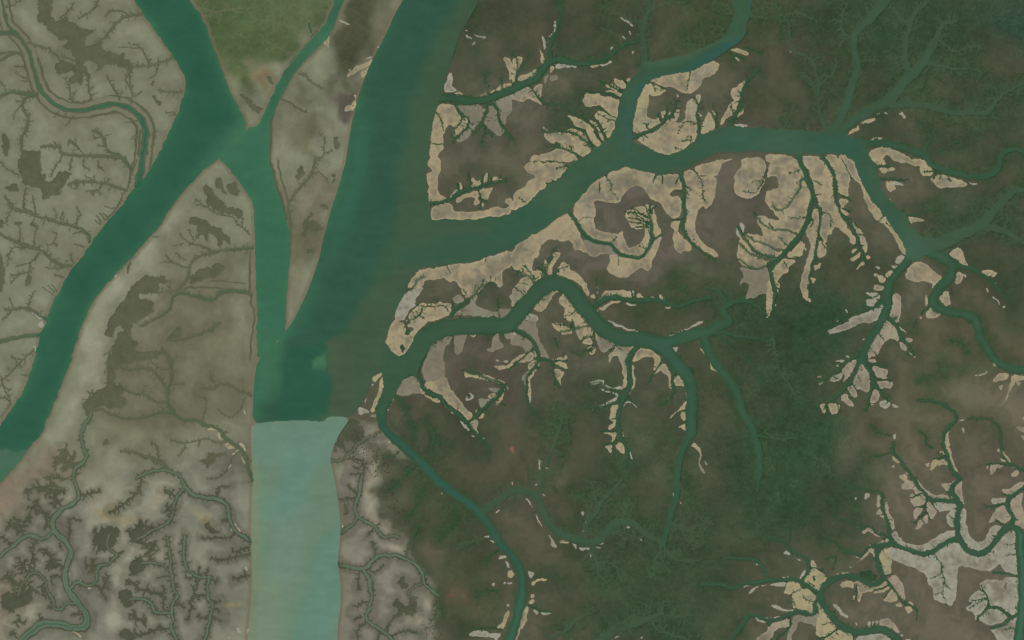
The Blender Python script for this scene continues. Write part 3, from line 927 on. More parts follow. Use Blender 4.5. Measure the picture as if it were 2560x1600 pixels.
s C3 1690,1180 1715,1150 1780,1220 1790,1300 1770,1360 1850,1460 1800,1440 1760,1350 1780,1260
w C3 1820,1330 1845,1360 1830,1360
w C3 1560,1250 1530,1300 1545,1290
s C3 1660,700 1640,850 1570,860 1500,930 1520,890 1600,830 1640,760
s C3 1590,880 1640,870 1640,940 1610,950
s C3 1570,1010 1640,970 1650,1040
v 4 3 3: C3 1650,860 1560,890 1490,940
v 4 3 3: C3 1640,960 1550,1020
s C3 1540,490 1600,550 1650,640 1600,620 1540,620 1530,570
s C3 1640,650 1665,690 1640,740
c 7 4 3 5: C3 1470,390 1530,490 1510,580 1530,660 1480,750 1400,800
v 6 5 7: C3 1410,370 1380,430 1330,530 1290,580
s C3 1220,255 1300,280 1410,350 1370,460 1310,520 1350,420 1340,350 1260,340 1160,390 1130,370
s C3 1400,400 1450,420 1500,500 1500,570 1510,680 1480,600 1470,530 1400,460 1330,540 1380,450
w C3 1460,750 1480,740 1475,765
k C3 1640,480 1700,560 1740,470 1690,430
@thick creek feathered with white sand south of the looping meander|R
c 12 8 3 3: C3 1190,230 1130,310 1090,380 1110,480 1120,580 1090,690 1030,790 1010,880 1005,980
c 8 5 3 7: C3 1005,980 1020,1080 1060,1180 1090,1260 1070,1400
c 4 3 2.5 8: C3 1080,660 980,670 900,640 850,590 730,600
c 5 4 3 5: C3 1040,740 1010,700 1000,770 880,810 700,830
v 5 3 6: C3 1080,720 1110,740 1200,830
v 5 3 4: C3 1000,940 910,940
v 6 4 6: C3 990,1050 830,1050
v 6 4 6: C3 1010,1130 960,1160 860,1190
v 6 5 4: C3 960,1160 950,1250
v 6 4 6: C3 780,100 760,160 770,240 730,310
v 5 4 6: C3 760,160 680,160 640,210
v 4 3 5: C3 770,250 640,330 560,290
v 5 3 5: C3 980,180 980,230 910,280
v 4 3 4: C3 980,240 1050,290
c 4 3 2.5 6: C3 740,60 620,80 450,110
v 5 4 5: C3 620,80 480,50 390,30
v 6 4 5: C3 570,0 560,80
s C3 375,55 400,20 580,70 560,130 460,130
s C3 580,-20 690,-20 780,90 760,150 640,190 620,150 600,80
s C3 640,215 700,170 770,160 760,230 700,220
g C3 790,120 850,130 880,170 980,190 960,250 900,290 870,310 820,260
s C3 780,100 830,120 860,170 800,200
s C3 990,190 1080,200 1160,240 1100,310 1080,360 1090,560 1060,550 1040,430 1010,330 950,340 910,410 920,330 960,270
s C3 710,260 760,230 780,260 720,280
s C3 715,325 780,270 800,260 765,320
s C3 1130,400 1160,480 1165,600 1110,730 1130,640 1150,540
w C3 720,580 850,560 920,640 1080,620 1040,660 900,650 840,600 740,610
w C3 840,640 880,670 1000,700 850,665
w C3 920,680 1000,700 980,760 850,820 810,820 940,760 1000,720
s C3 930,820 1000,790 980,930 980,1000 920,1040 900,1030 970,970 910,930 930,900
s C3 1050,550 1090,560 1080,630 1040,640
s C3 840,1050 980,1060 980,1110 930,1160 950,1090
s C3 840,1170 880,1190 940,1180 940,1260 900,1210
s C3 970,1190 1020,1140 1060,1220 1050,1270
s C3 1045,1030 1055,1120 1040,1060
w C3 1040,830 1080,770 1130,770 1200,840 1130,780 1080,780
w C3 1110,1240 1150,1340 1120,1290
w C3 750,835 780,840 760,845
@forked creek with grey flats between the meander and the bay inlet|R
c 10 6 3 4: C3 10,80 60,100 150,150 210,210 240,290 250,360 220,450 150,520 135,600
c 6 3 2 4: C3 135,600 140,720 170,850 220,890
v 6 5 4: C3 200,270 100,360 0,440 C2 2380,460
c 5 4 3 5: C3 250,350 350,390 390,440 400,520 450,640
v 5 4 4: C3 370,390 520,385
v 4 4 2: C3 390,420 520,465
v 4 3 3: C3 410,550 400,670
v 4 3 2: C3 480,380 500,300
v 5 3 3: C3 130,140 90,190
v 4 3 3: C3 400,170 450,270
g C3 70,-10 240,-10 235,120 280,240 350,340 340,370 260,330 220,220 140,130 60,100
g C3 -10,120 80,150 190,220 190,290 120,320 120,260 60,230 -10,240
w C3 -10,105 40,130 60,150 -10,125
s C3 -10,400 100,330 190,310 210,340 190,390 60,400 -10,450
s C3 50,350 110,320 180,320 80,370
s C3 205,280 235,350 215,340
s C3 150,430 200,390 240,370 220,440 160,470
s C3 270,380 210,520 160,560 185,720 160,740 150,540 200,500 250,400
g C3 90,560 130,490 160,480 140,520 130,680 110,600
s C3 360,380 500,350 510,330 525,380 380,385
s C3 390,400 510,400 530,460 420,430
s C3 390,450 490,480 450,560 470,640 430,580 400,500
w C3 405,590 415,640 395,680
w C3 165,740 180,740 172,790
g C2 1870,130 1880,330 1920,320 1970,220 2000,130
s C2 1990,120 2100,100 2080,140 2060,160
g C2 2170,270 2230,260 2240,160 2290,130 2300,200 2350,260 2200,300
g C2 2330,130 2430,110 2430,170 2360,180
s C2 2240,430 2350,440 2410,410 2430,430 2350,470 2280,460
w C2 2330,390 2370,370 2390,400
w C2 2275,375 2300,380 2285,395
v 4 4 0: C2 1880,130 1870,220
v 4 3 3: C2 1850,130 1820,180
@crooked creek through the grey flat beside the bay inlet|R
c 9 8 3 4: C2 1490,520 1545,560 1580,640 1640,700 1740,720 1780,790 1860,850 1930,920 2000,980
c 7 4 2.5 5: C2 2000,980 2100,1090 2150,1140 2220,1250
c 7 5 3.5 6: C2 2000,960 2080,900 2180,810 2260,740 2310,670 2350,620 2300,580 2200,550 2080,510 1960,480
v 5 4 3: C2 2110,830 2070,900
v 4 3 3: C2 2260,780 2360,810
c 6 3 3 4: C2 1280,705 1380,770 1420,870 1470,960 1500,1040
c 3 2 0 4: C2 1500,1040 1490,1100 1450,1160
c 4 3 0 7: C2 1660,1360 1660,1230 1690,1110 1640,1010 1580,940
c 4 2 0 6: C2 1690,1150 1840,1180
c 4 2 0 5: C2 1380,1500 1450,1410 1500,1390
v 9 8 0: C2 1690,155 1640,170 1610,320 1550,450 1540,520
v 8 8 0: C2 1330,650 1360,590 1420,530 1500,510
g C2 1660,160 1850,130 1850,190 1790,240 1770,300 1770,400 1790,530 1740,560 1640,600 1590,560 1570,470 1600,320
s C2 1790,530 1830,640 1900,720 2000,850 2050,890 2000,950 1960,900 1880,830 1790,760 1700,680 1600,650 1590,600 1650,580
g C2 1380,570 1450,540 1530,545 1540,600 1580,690 1500,690 1400,720 1350,710 1310,690
s C2 1530,600 1590,690 1560,690
g C2 1260,800 1290,730 1320,730 1270,790
y C2 1100,540 1140,520 1190,500 1180,530 1150,550 1130,590 1105,570
y C2 1180,560 1220,530 1215,600 1170,720 1110,880 1080,870 1130,760 1165,640
w C2 970,830 1000,830 1080,870 1020,880 980,910
w C2 1040,730 1030,780 1020,760
g C2 1080,900 1140,890 1140,930 1090,920
w C2 1090,605 1110,610 1095,620
w C2 1235,845 1250,845 1245,860
w C2 1240,1150 1270,1145 1250,1158
w C2 1340,1225 1370,1215 1355,1235
y C2 1960,480 2020,500 2090,520 2140,510 2240,540 2340,590 2300,600 2190,560 2100,560 2050,540 1980,540
s C2 2160,510 2220,530 2340,580 2350,600 2240,560
g C2 2190,630 2310,660 2290,690 2230,680
s C2 2190,720 2250,690 2280,720 2230,750
g C2 2100,740 2230,760 2200,800 2140,850 2110,790
s C2 2350,650 2310,790 2250,800 2310,720
s C2 2340,600 2390,660 2360,640
g C2 2070,840 2110,830 2110,870 2080,880
s C2 2080,920 2160,870 2130,940
s C2 2010,980 2060,940 2100,970 2080,1020 2110,1090 2070,1050
w C2 1920,950 1960,970 2020,1050 1960,1010
s C2 1590,700 1680,740 1740,730 1750,780 1700,770 1610,720
w C2 1760,780 1870,870 1870,890
w C2 1980,730 2010,690 2050,720 2030,750 1990,760
k C2 1990,725 2005,710 2015,730 2000,745
w C2 2040,1090 2070,1100 2050,1110
w C2 2140,1110 2160,1130 2150,1140
@teal river running southeast from the bay inlet|R
c 30 22 2 1: C2 1300,600 1260,690 1200,800 1185,920 1195,1000
c 22 26 1 0: C2 1195,1000 1270,1090 1450,1240 1600,1390 1710,1512
c 26 19 1 0: D2 1710,0 1850,110 2000,220 2110,310 2200,430 2280,560 2360,660 2419,730
c 19 28 1.5 2: D2 2400,700 D3 20,740 70,830 100,980 90,1100 60,1250 20,1400 -20,1512 -60,1620
v 4 3 8: D2 1360,0 1310,60 1200,110
v 4 3 6: D2 1600,110 1510,160 1510,280 1380,380
v 4 3 5: D2 1850,200 1880,330 1860,420 1750,500 1720,580
v 5 4 7: D2 2300,650 2150,770
v 5 4 6: D2 2290,1040 2140,1050 2080,1110
v 6 5 6: D2 2330,1410 2200,1400 2000,1410
w D2 2020,1440 2100,1420 2200,1440 2310,1450 2310,1480 2280,1530 2250,1480 2020,1470
y D2 2400,1220 2350,1370 2330,1410 2270,1400 2330,1350 2350,1280
w D2 2300,720 2350,715 2360,740 2300,740
s D2 2390,850 2430,850 2430,920 2380,920
w D2 2140,540 2210,530 2200,550
w D2 2200,580 2250,580 2250,600
w D2 2340,770 2390,800 2400,830
w D2 2340,960 2360,970 2340,980
w D2 2370,970 2430,970 2400,985
w D2 2230,970 2270,980 2250,1000
w D2 2370,1170 2400,1180 2390,1200
w D2 2260,310 2310,280 2280,320
w D2 1745,115 1765,120 1755,130
w D3 150,850 210,880 190,920 165,930
y D3 180,970 270,930 340,940 240,970 190,1000
y D3 170,1070 205,1070 195,1110 170,1120
s D3 150,1160 190,1130 210,1150 190,1175
s D3 130,1190 160,1210 130,1340 70,1430 40,1530 10,1530 60,1390 80,1290
w D3 270,1245 340,1250 375,1275 300,1270
s D3 0,860 20,880 0,930
w D3 180,1215 250,1250 230,1265
v 5 4 6: D3 150,1180 250,1230 370,1260
c 4 2 0 7: D3 190,910 330,910 490,940
@dull green channel meandering through the southern forest|G
c 14 19 1 5: D2 2140,310 2250,230 2350,150 2419,100 D3 0,90 120,110 230,150 270,250 310,350 370,430 450,500 600,560
c 18 18 1 5: D3 600,560 740,590 850,550 920,450 1000,400
c 17 11 0 6: D3 1000,400 1120,400 1220,470 1320,540 1430,600
c 11 3 0 12: D3 260,120 280,0 C3 290,1512 300,1400 380,1250 420,1120 470,950 460,860
c 13 5 0 9: D3 690,560 700,430 780,320 870,180 980,70 1040,0
c 4 2 0 8: D3 800,240 770,120 740,20
c 4 2 0 6: D3 870,180 850,80
c 4 2 0 6: D3 720,370 710,230 640,150 550,150
c 7 3 0 11: D3 770,600 770,700 810,780 820,880 900,980
c 5 2 0 10: D3 810,780 950,800 1080,900
c 7 3 0 10: D3 1420,600 1400,680 1350,780 1350,900
c 4 2 0 10: D3 1410,690 1430,780 1500,880
c 6 2 0 10: D3 1440,620 1500,720 1600,760 1700,750
c 6 2 0 11: D3 1490,390 1600,460 1700,500 1820,490
c 3 2 0 8: D3 1700,510 1770,640
c 4 2 0 8: D3 1580,0 1640,200 1720,330 1870,360
c 4 2 0 8: D3 920,510 1050,530 1070,640
c 4 2 0 8: D3 940,480 1100,510 1220,560
c 4 2 0 8: D3 1040,370 1080,280 1140,210
c 14 11 0 8: D3 800,1540 950,1440 1150,1370 1300,1300 1420,1260
c 6 3 0 8: D3 1420,1260 1440,1150
c 4 2 0 8: D3 1420,1270 1550,1290 1700,1280
c 7 4 0 8: D3 1320,1330 1400,1430 1600,1480 1700,1540
c 6 2 0 8: D3 370,1490 440,1440 540,1420 600,1330 690,1290 740,1210
c 3 2 0 8: D3 1190,1300 1200,1200
c 3 2 0 8: D3 1270,1270 1270,1160
c 3 2 0 6: D3 960,1420 1010,1320
c 4 2 0 7: D2 2140,560 2000,590 1910,610
w D3 115,155 160,190 210,290 170,220
w D3 220,320 250,380 290,460 230,370
y D3 440,580 480,560 550,590 480,590
w D3 640,630 740,640 740,665 640,655
w D3 800,600 870,580 850,610
w D3 780,640 840,640 840,655
w D3 330,500 400,560 430,640 370,620 380,570
w D3 570,590 610,610 610,660 590,620
w D3 735,690 755,720 740,745
w D3 210,40 250,10 230,60
w D3 0,20 15,20 5,60
w D3 1515,130 1530,130 1530,170
w D3 1590,200 1605,220 1595,230
w D3 1080,435 1115,445 1090,448
w D3 1195,525 1230,580 1205,550
w D3 660,300 690,340 670,350
w D3 700,380 690,440 665,510 680,430
w D3 725,510 760,530 735,525
w D3 930,1500 1000,1480 1060,1460 1000,1490
w D3 1200,1490 1230,1480 1220,1500
w D3 280,130 305,140 300,160
w C3 255,1320 270,1330 260,1420 245,1380
w C3 320,1400 370,1390 340,1415
@winding creek network among the pale flats of the southeast|R
c 4 10 3 3: C4 1410,760 1540,765 1650,795 1740,860 1780,920 1760,970 1690,1030 1650,1110 1680,1230 1710,1350 1760,1440 1810,1512 D4 1740,50 1730,110 1780,180 1820,230
c 12 14 3 4: D4 1820,230 1800,310 1780,400 1790,500 1810,570 1860,640 1930,690 2010,700
c 14 18 2.5 4: D4 2010,700 2080,650 2150,570 2230,480 2290,440 2360,470 2400,540
v 5 3 5: C4 1680,1300 1560,1305
v 5 3 5: C4 1690,1300 1600,1250
c 4 8 3 4: C4 1180,1160 1180,1250 1250,1330 1330,1440 1380,1512
c 9 9 3 4: D4 1370,0 1430,70 1510,160 1570,185 1680,195 1750,205 1810,205
v 3 2 4: C4 1170,1270 960,1290
v 3 2 5: C4 1160,1090 1050,1070 990,1000
c 5 3 2.5 5: C4 2430,1420 2350,1390 2230,1300 2200,1180 2200,1060 2120,950 2060,930 1890,940
v 4 3 4: C4 1500,1180 1490,1090 1420,1040
v 4 3 4: C4 1570,1220 1500,1180
s C4 1660,1140 1710,1040 1700,1100 1720,1240 1760,1380 1800,1440 1740,1410 1700,1250
s C4 1640,1100 1670,1050 1650,1110
s C4 1550,1320 1600,1310 1600,1370 1530,1430
s C4 1490,1360 1530,1340 1510,1390
s C4 1610,1240 1670,1250 1670,1285 1620,1270
s C4 1610,1320 1680,1320 1700,1380 1650,1360 1610,1380
w C4 1790,945 1860,940 1800,955
w C4 1830,1030 1860,1020 1845,1070
w C4 1180,1100 1210,1080 1190,1140
s C4 1180,1290 1240,1330 1240,1360 1210,1350
w C4 1170,1390 1210,1370 1190,1400
s C4 1230,1480 1310,1460 1330,1530 1250,1500
w C4 1260,1320 1380,1500 1360,1490 1290,1380
s C4 1310,1430 1330,1470 1300,1460
s C4 2200,1220 2300,1330 2280,1340 2200,1260
s C4 2190,1300 2260,1340 2200,1340
p C4 2090,1370 2160,1360 2150,1400 2110,1480
p C4 2160,1370 2230,1370 2180,1410
p C4 2290,1460 2360,1420 2370,1440 2320,1480
p C4 2240,1370 2330,1380 2330,1400
p C4 2060,1380 2085,1380 2070,1420
p C4 2340,1015 2430,1010 2430,1070
p C4 2390,1090 2430,1090 2430,1150
w C4 2400,930 2430,900 2430,970
w C4 2170,1225 2190,1215 2180,1245
v 5 4 4: C4 2330,1390 2200,1360 2060,1370
p D4 1400,-10 1480,80 1560,145 1720,140 1740,170 1640,180 1540,170 1440,60
p D4 1275,20 1350,-10 1430,90 1480,130 1400,150 1370,80 1260,95
p D4 1340,210 1400,150 1470,140 1490,190 1460,240 1380,250 1370,230
p D4 1330,170 1350,120 1400,140 1360,180
p D4 1390,260 1460,265 1450,310 1380,390
p D4 1490,220 1530,200 1600,300 1550,370 1520,350 1490,270
p D4 1380,450 1440,370 1470,420 1400,470
p D4 1450,360 1510,320 1500,420
w D4 1550,210 1720,210 1800,230 1780,260 1680,300 1610,300
w D4 1680,350 1720,290 1790,260 1770,450 1700,420
p D4 1630,40 1720,30 1780,-10 1720,60 1710,110
p D4 1750,90 1830,-10 1840,170 1860,230 1820,200
w D4 1810,290 1860,260 1870,400 1900,520 1960,590 2040,580 2080,500 2140,430 2210,440 2160,540 2090,620 2000,670 1930,660 1860,590 1810,500
v 5 4 6: D4 1500,180 1470,250 1490,290 1410,390 1370,410
v 5 3 3: D4 1490,290 1530,370
v 5 4 6: D4 1470,120 1390,150 1340,170
v 4 3 2: D4 1490,260 1390,260
v 4 3 3: D4 1540,210 1590,290
v 4 3 5: D4 1790,270 1750,270
v 4 3 4: D4 1770,380 1700,330
@tan rimmed loop creek west of the southeast flats|R
c 12 13 2.5 4: D4 1800,555 1720,570 1640,620 1560,680 1480,700 1390,680 1280,640 1190,610 1100,605 1050,630 1030,690 1050,800 1080,870 1080,930 1040,980 960,980
c 14 13 2.5 2: D4 960,980 880,940 790,910 690,910 600,950 530,1000 490,1060
c 15 18 2 3: D4 490,1060 500,1150 560,1240 630,1320 720,1400 830,1440 950,1430 1070,1410 1150,1450 1230,1520 1290,1600
c 9 6 3 6: D4 1170,600 1150,520 1130,400 1090,270 1080,150
c 6 3 2 4: D4 1080,150 1060,120 930,90 800,70 700,40 650,0
c 6 3 2 4: D4 1140,540 1050,510 980,450 900,440 840,450 810,390 700,370 620,350 640,280 600,180
c 8 3 2.5 5: D4 1100,610 1000,620 930,650 870,710 790,680 700,660 640,590 530,550
v 4 3 4: D4 650,720 610,850
v 5 4 6: D4 540,750 640,730
v 5 4 5: D4 640,530 690,510
c 6 4 2.5 5: D4 1090,900 1140,980 1210,1050 1260,1130 1330,1180 1410,1220
v 5 4 4: D4 1150,1000 1010,1040
v 4 3 4: D4 1160,1050 1100,1100
v 5 4 0: D4 1100,905 1170,890
v 4 3 6: D4 810,940 840,1020 840,1100 820,1140
v 4 3 5: D4 1580,690 1590,730 1640,790 1650,900 1670,970 1650,1080 1690,1180
v 4 3 0: D4 1670,970 1730,1040
v 3 3 2: D4 1640,880 1530,930
v 4 3 3: D4 1650,1050 1570,1090
v 4 3 0: D4 1410,1220 1400,1320
k D4 850,870 1000,860 1050,900 1000,950 880,920
w D4 1200,580 1170,520 1210,480 1240,550 1350,610 1480,620 1600,530 1700,480 1780,490 1780,540 1700,560 1580,650 1450,690 1330,650
w D4 1590,680 1700,590 1790,590 1860,670 1930,720 2020,730 2100,670 2190,560 2290,470 2340,490 2330,650 2350,780 2370,890 2280,890 2200,820 2190,780 2120,850 2030,860 1910,820 1810,810 1790,900 1770,1130 1730,1190 1640,1160 1560,1120 1570,1040 1510,980 1500,900 1420,840 1270,790 1170,750 1110,640 1200,640 1300,680 1450,730 1560,710
y D4 1060,670 1110,640 1150,700 1170,750 1160,880 1100,900 1060,750
p D4 1090,220 1120,220 1160,340 1195,430 1180,490 1150,430 1120,320
p D4 1030,160 1060,150 1060,250 1030,250
p D4 1010,320 1060,260 1080,330
p D4 1040,340 1090,340 1100,370 1070,355
p D4 1140,920 1220,895 1260,970 1300,1110 1280,1140 1210,1060 1150,970
s D4 880,1070 870,1160 840,1120 850,1020 800,960 820,940 1000,1000 1080,970 1100,930 1140,990 1060,1020 970,1060 900,1060
s D4 680,980 800,940 810,1010 740,1010 700,1020
s D4 800,1100 830,1090 810,1140
s D4 1000,1080 1020,1040 1140,1010 1150,1030 1080,1060
s D4 1090,1140 1130,1080 1170,1030 1220,1100 1210,1160
s D4 1200,1190 1240,1150 1280,1190
s D4 1300,1200 1340,1190 1350,1240 1320,1270
s D4 1330,1160 1350,1140 1380,1190
w D4 610,1170 650,1180 700,1250 760,1290 730,1300 660,1250
w D4 700,1270 760,1290 750,1310 720,1295
p D4 1050,1320 1130,1300 1200,1370 1250,1430 1230,1450 1160,1400 1060,1390
w D4 950,1340 970,1340 965,1390 955,1380
w D4 985,1340 1000,1340 995,1390
w D4 1015,1340 1045,1335 1030,1380
w D4 820,1350 840,1350 835,1385
p D4 840,780 930,690 970,650 1010,650 1010,730 970,680 900,740
p D4 1010,720 1030,850 1015,780
p D4 890,660 990,600 940,640
w D4 800,710 870,730 850,745
p D4 880,480 960,450 1000,500 1060,540 1030,530 940,470 900,510
p D4 1040,590 1120,550 1140,580 1060,600
p D4 610,900 700,870 800,880 690,890
w D4 990,450 1060,510 1130,530 1060,520
w D4 920,120 960,130 930,200
w D4 830,440 860,450 840,460
w D4 820,180 840,165 830,195
w D4 760,810 790,825 770,830
w D4 1260,1450 1280,1470 1250,1480
w D4 1300,1500 1350,1500 1340,1530 1290,1530
@yellow flat creek at the lower right near the bottom edge|R
c 9 8 3 3: D4 480,1060 400,1020 320,970 250,940 130,945 0,950 D3 2280,970 2180,990 2080,1020 1980,990 1800,980
c 8 5 2.5 4: D4 320,960 380,850 380,770 300,710 200,670 170,600 50,560 0,550
c 5 3 1 5: D4 190,580 210,450 200,370
c 9 9 2.5 3: D4 490,1110 440,1150 460,1220 420,1270 350,1250 280,1240 180,1280 80,1320 0,1330 D3 2419,1320 2250,1280 2180,1370 2090,1480 2050,1530
c 8 6 2 3: D3 2419,950 2390,850 2300,760 2200,740 2000,740
v 5 4 5: D4 210,1290 210,1380 150,1450 80,1512
v 5 4 4: D4 0,1360 20,1390
v 5 4 7: D4 380,840 480,840 560,920
v 4 3 7: D4 420,1150 370,1130 320,1090
v 4 3 5: D4 310,1030 210,1080
v 4 3 7: D4 280,1220 240,1130
v 5 4 8: D4 650,1400 560,1480 460,1500
v 5 4 8: D4 600,1340 520,1380
v 4 3 0: D4 810,1470 800,1540
v 4 3 4: D4 440,1010 380,960
y D4 330,950 380,860 450,830 550,900 560,930 490,1010 470,1050 410,1010
k D4 415,900 450,900 450,950 410,930
s D4 395,760 430,760 490,830 400,830
y D4 160,1010 200,960 290,960 310,1030 390,1040 450,1100 420,1170 420,1260 350,1240 280,1220 230,1200 230,1080 200,1070 140,1070
w D4 -10,1000 100,970 180,970 150,1000 80,1000
w D4 20,1180 80,1180 140,1230 270,1220 280,1230 170,1240 130,1240
p D4 -10,1310 100,1290 140,1270 90,1310
y D4 450,1160 480,1150 500,1200 600,1300 670,1380 560,1470 460,1490 450,1380 480,1270
g D4 230,1300 310,1270 400,1300 470,1260 450,1390 400,1360 310,1330 280,1360 200,1530 170,1530
p D4 -10,1400 80,1340 200,1300 210,1380 150,1400 80,1410 20,1500 -10,1530
y D4 500,1530 680,1400 800,1470 800,1530
w D4 830,1480 1070,1450 1150,1500 1150,1530 830,1530
w D4 150,690 180,670 210,710 200,720
w D4 220,730 350,780 260,750
w D4 320,880 350,850 340,910 300,935
w D4 130,910 200,915 150,930
w D3 2160,1020 2280,990 2220,1010
w D3 2230,1080 2270,1030 2340,1000 2280,1050
w D3 2350,990 2420,990 2380,1000
w D3 2280,1285 2350,1320 2430,1360 2340,1340
w D3 2340,1270 2430,1310 2380,1300
p D3 2290,1512 2380,1440 2430,1420 2430,1530
w D3 2280,785 2340,800 2310,810
w D3 2400,840 2420,880 2410,900
@pale flat creeks at the right edge|R
c 11 8 3 4: D4 2290,430 2320,370 2280,300 2260,220 2290,160 2360,110 2430,65
v 5 4 8: D4 2270,220 2160,240 2060,260
v 6 4 4: D4 2240,430 2140,380
v 4 3 5: D4 2300,150 2210,130
c 20 28 3 3: D4 2400,520 2385,600 2400,800 2410,1000 2405,1200 2385,1400 2375,1540
c 8 6 1 0: D4 2380,900 2250,880 2130,870
c 8 7 1 4: D4 2380,1250 2290,1310 2230,1370 2100,1390
c 5 4 2.5 7: D4 2280,1290 2170,1200 2090,1210 1980,1320
v 5 4 9: D4 2090,1210 2060,1080 2010,1000
v 4 3 4: D4 2060,1110 1890,1160
v 4 3 4: D4 2050,1130 1900,1210
v 5 3 5: D4 2340,1390 2210,1420
v 4 3 5: D4 2330,600 2230,620
v 4 3 5: D4 2330,700 2250,720
p D4 2200,90 2290,80 2360,30 2430,10 2400,80 2300,140 2230,130
w D4 2100,180 2260,160 2240,200 2120,230
p D4 2100,360 2150,260 2240,230 2250,300 2300,360 2250,410 2160,380 2080,410
w D4 2160,440 2210,440 2150,520 2090,560
p D4 2280,200 2330,150 2430,110 2390,200 2400,280 2430,320 2430,440 2390,470 2330,410 2340,360 2300,290
w D4 2010,980 2100,930 2200,960 2260,920 2370,920 2390,1000 2380,1200 2310,1290 2240,1230 2180,1190 2110,1190 2070,1110 2060,1050 2000,1010
w D4 1890,1130 1980,1040 2050,1060 2060,1110 1900,1150
w D4 1860,1230 1920,1160 2060,1120 2080,1200 2000,1260 1960,1330 1940,1240
w D4 1990,1320 2050,1240 2150,1210 2270,1290 2200,1350 2090,1370
w D4 2100,1410 2280,1340 2370,1260 2340,1410 2310,1530 2180,1530 2130,1450
d D4 2220,1000 2260,960 2250,1040
@faint veins in the dark southeastern forest|G
c 4 2 0 6: C4 40,150 90,420 140,520 260,500
c 4 2 0 6: C4 140,520 250,680 290,760
c 5 2 0 6: C4 -20,1060 80,1120 280,1120
c 3 2 0 6: C4 450,1310 540,1370 600,1480
c 3 2 0 6: C4 1560,470 1800,462 2180,470
"""

def parse_pts(s):
    x0, y0, k = TILE["P"]
    out = []
    for tok in s.split():
        if ',' in tok:
            u, v = tok.split(',')
            out.append((x0 + float(u) * k, y0 + float(v) * k))
        else:
            x0, y0, k = TILE[tok]
    return out

# ------------------------------------------------------------------ survey grid
STEP = 1.6
fx = np.arange(-150, 2710.01, STEP)
fy = np.arange(-100, 1700.01, STEP)
outer = 14
geo = np.cumsum(4.0 * 1.75 ** np.arange(outer))
xs = np.concatenate([fx[0] - geo[::-1], fx, fx[-1] + geo]).astype(np.float32)
ys = np.concatenate([fy[0] - geo[::-1], fy, fy[-1] + geo]).astype(np.float32)
NX, NY = len(xs), len(ys)
rng = np.random.default_rng(7)
rnd = random.Random(11)

def noise(L, seed, aniso=1.0, nx=None, ny=None):
    """smooth noise, feature size L (units), std 1"""
    nx = nx or NX; ny = ny or NY
    r = np.random.default_rng(seed)
    a = r.standard_normal((ny, nx)).astype(np.float32)
    ky = np.fft.fftfreq(ny)[:, None] / STEP
    kx = np.fft.rfftfreq(nx)[None, :] / STEP
    s = L / 2.5
    filt = np.exp(-2 * math.pi ** 2 * s * s * (kx * kx + (ky * aniso) ** 2))
    o = np.fft.irfft2(np.fft.rfft2(a) * filt, s=(ny, nx))
    o -= o.mean()
    return (o / (o.std() + 1e-9)).astype(np.float32)

def fbm(L, octs, seed):
    o = 0; amp = 1.0
    for i in range(octs):
        o = o + noise(L / 2 ** i, seed + i) * amp
        amp *= 0.6
    return o / o.std()

# natural wobble of every outline
WXo = noise(14, 1) * 1.0 + noise(6, 2) * 0.5
WYo = noise(14, 3) * 1.0 + noise(6, 4) * 0.5
GX = (xs[None, :] + WXo).astype(np.float32)
GY = (ys[:, None] + WYo).astype(np.float32)
BX = np.broadcast_to(xs[None, :], (NY, NX))
BY = np.broadcast_to(ys[:, None], (NY, NX))

BIG = 400.0
water = np.full((NY, NX), BIG, np.float32)      # <0 inside water
thin = np.full((NY, NX), BIG, np.float32)       # narrow creeks, <0 inside
fringe = np.full((NY, NX), BIG, np.float32)     # mangrove belts
sand = np.full((NY, NX), BIG, np.float32)
dark = np.full((NY, NX), BIG, np.float32)
wid = np.full((NY, NX), -1, np.int16)           # which water body
near = np.full((NY, NX), BIG, np.float32)
nid = np.full((NY, NX), -1, np.int16)           # nearest creek system
tone = np.zeros((NY, NX), np.int8)

def bbox(x0, y0, x1, y1, pad):
    i0 = np.searchsorted(xs, x0 - pad); i1 = np.searchsorted(xs, x1 + pad)
    j0 = np.searchsorted(ys, y0 - pad); j1 = np.searchsorted(ys, y1 + pad)
    return slice(j0, j1), slice(i0, i1)

def seg_dist(X, Y, a, b):
    dx, dy = b[0] - a[0], b[1] - a[1]
    L2 = dx * dx + dy * dy + 1e-9
    t = np.clip(((X - a[0]) * dx + (Y - a[1]) * dy) / L2, 0, 1)
    ex = X - (a[0] + t * dx); ey = Y - (a[1] + t * dy)
    return np.sqrt(ex * ex + ey * ey), t

def smooth_path(p, step=9.0):
    """Catmull-Rom through the points"""
    if len(p) < 3:
        q = p
    else:
        q = []
        P = [p[0]] + list(p) + [p[-1]]
        for i in range(1, len(P) - 2):
            p0, p1, p2, p3 = P[i - 1], P[i], P[i + 1], P[i + 2]
            d = math.hypot(p2[0] - p1[0], p2[1] - p1[1])
            n = max(1, int(d / step))
            for k in range(n):
                t = k / n
                q.append(tuple(0.5 * (2 * p1[m] + (p2[m] - p0[m]) * t + (2 * p0[m] - 5 * p1[m] + 4 * p2[m] - p3[m]) * t * t
                                      + (3 * p1[m] - p0[m] - 3 * p2[m] + p3[m]) * t ** 3) for m in (0, 1)))
        q.append(tuple(p[-1]))
    return q

def chaikin(p, n=1):
    for _ in range(n):
        q = []
        for i in range(len(p)):
            a, b = p[i], p[(i + 1) % len(p)]
            q.append((0.8 * a[0] + 0.2 * b[0], 0.8 * a[1] + 0.2 * b[1]))
            q.append((0.2 * a[0] + 0.8 * b[0], 0.2 * a[1] + 0.8 * b[1]))
        p = q
    return p

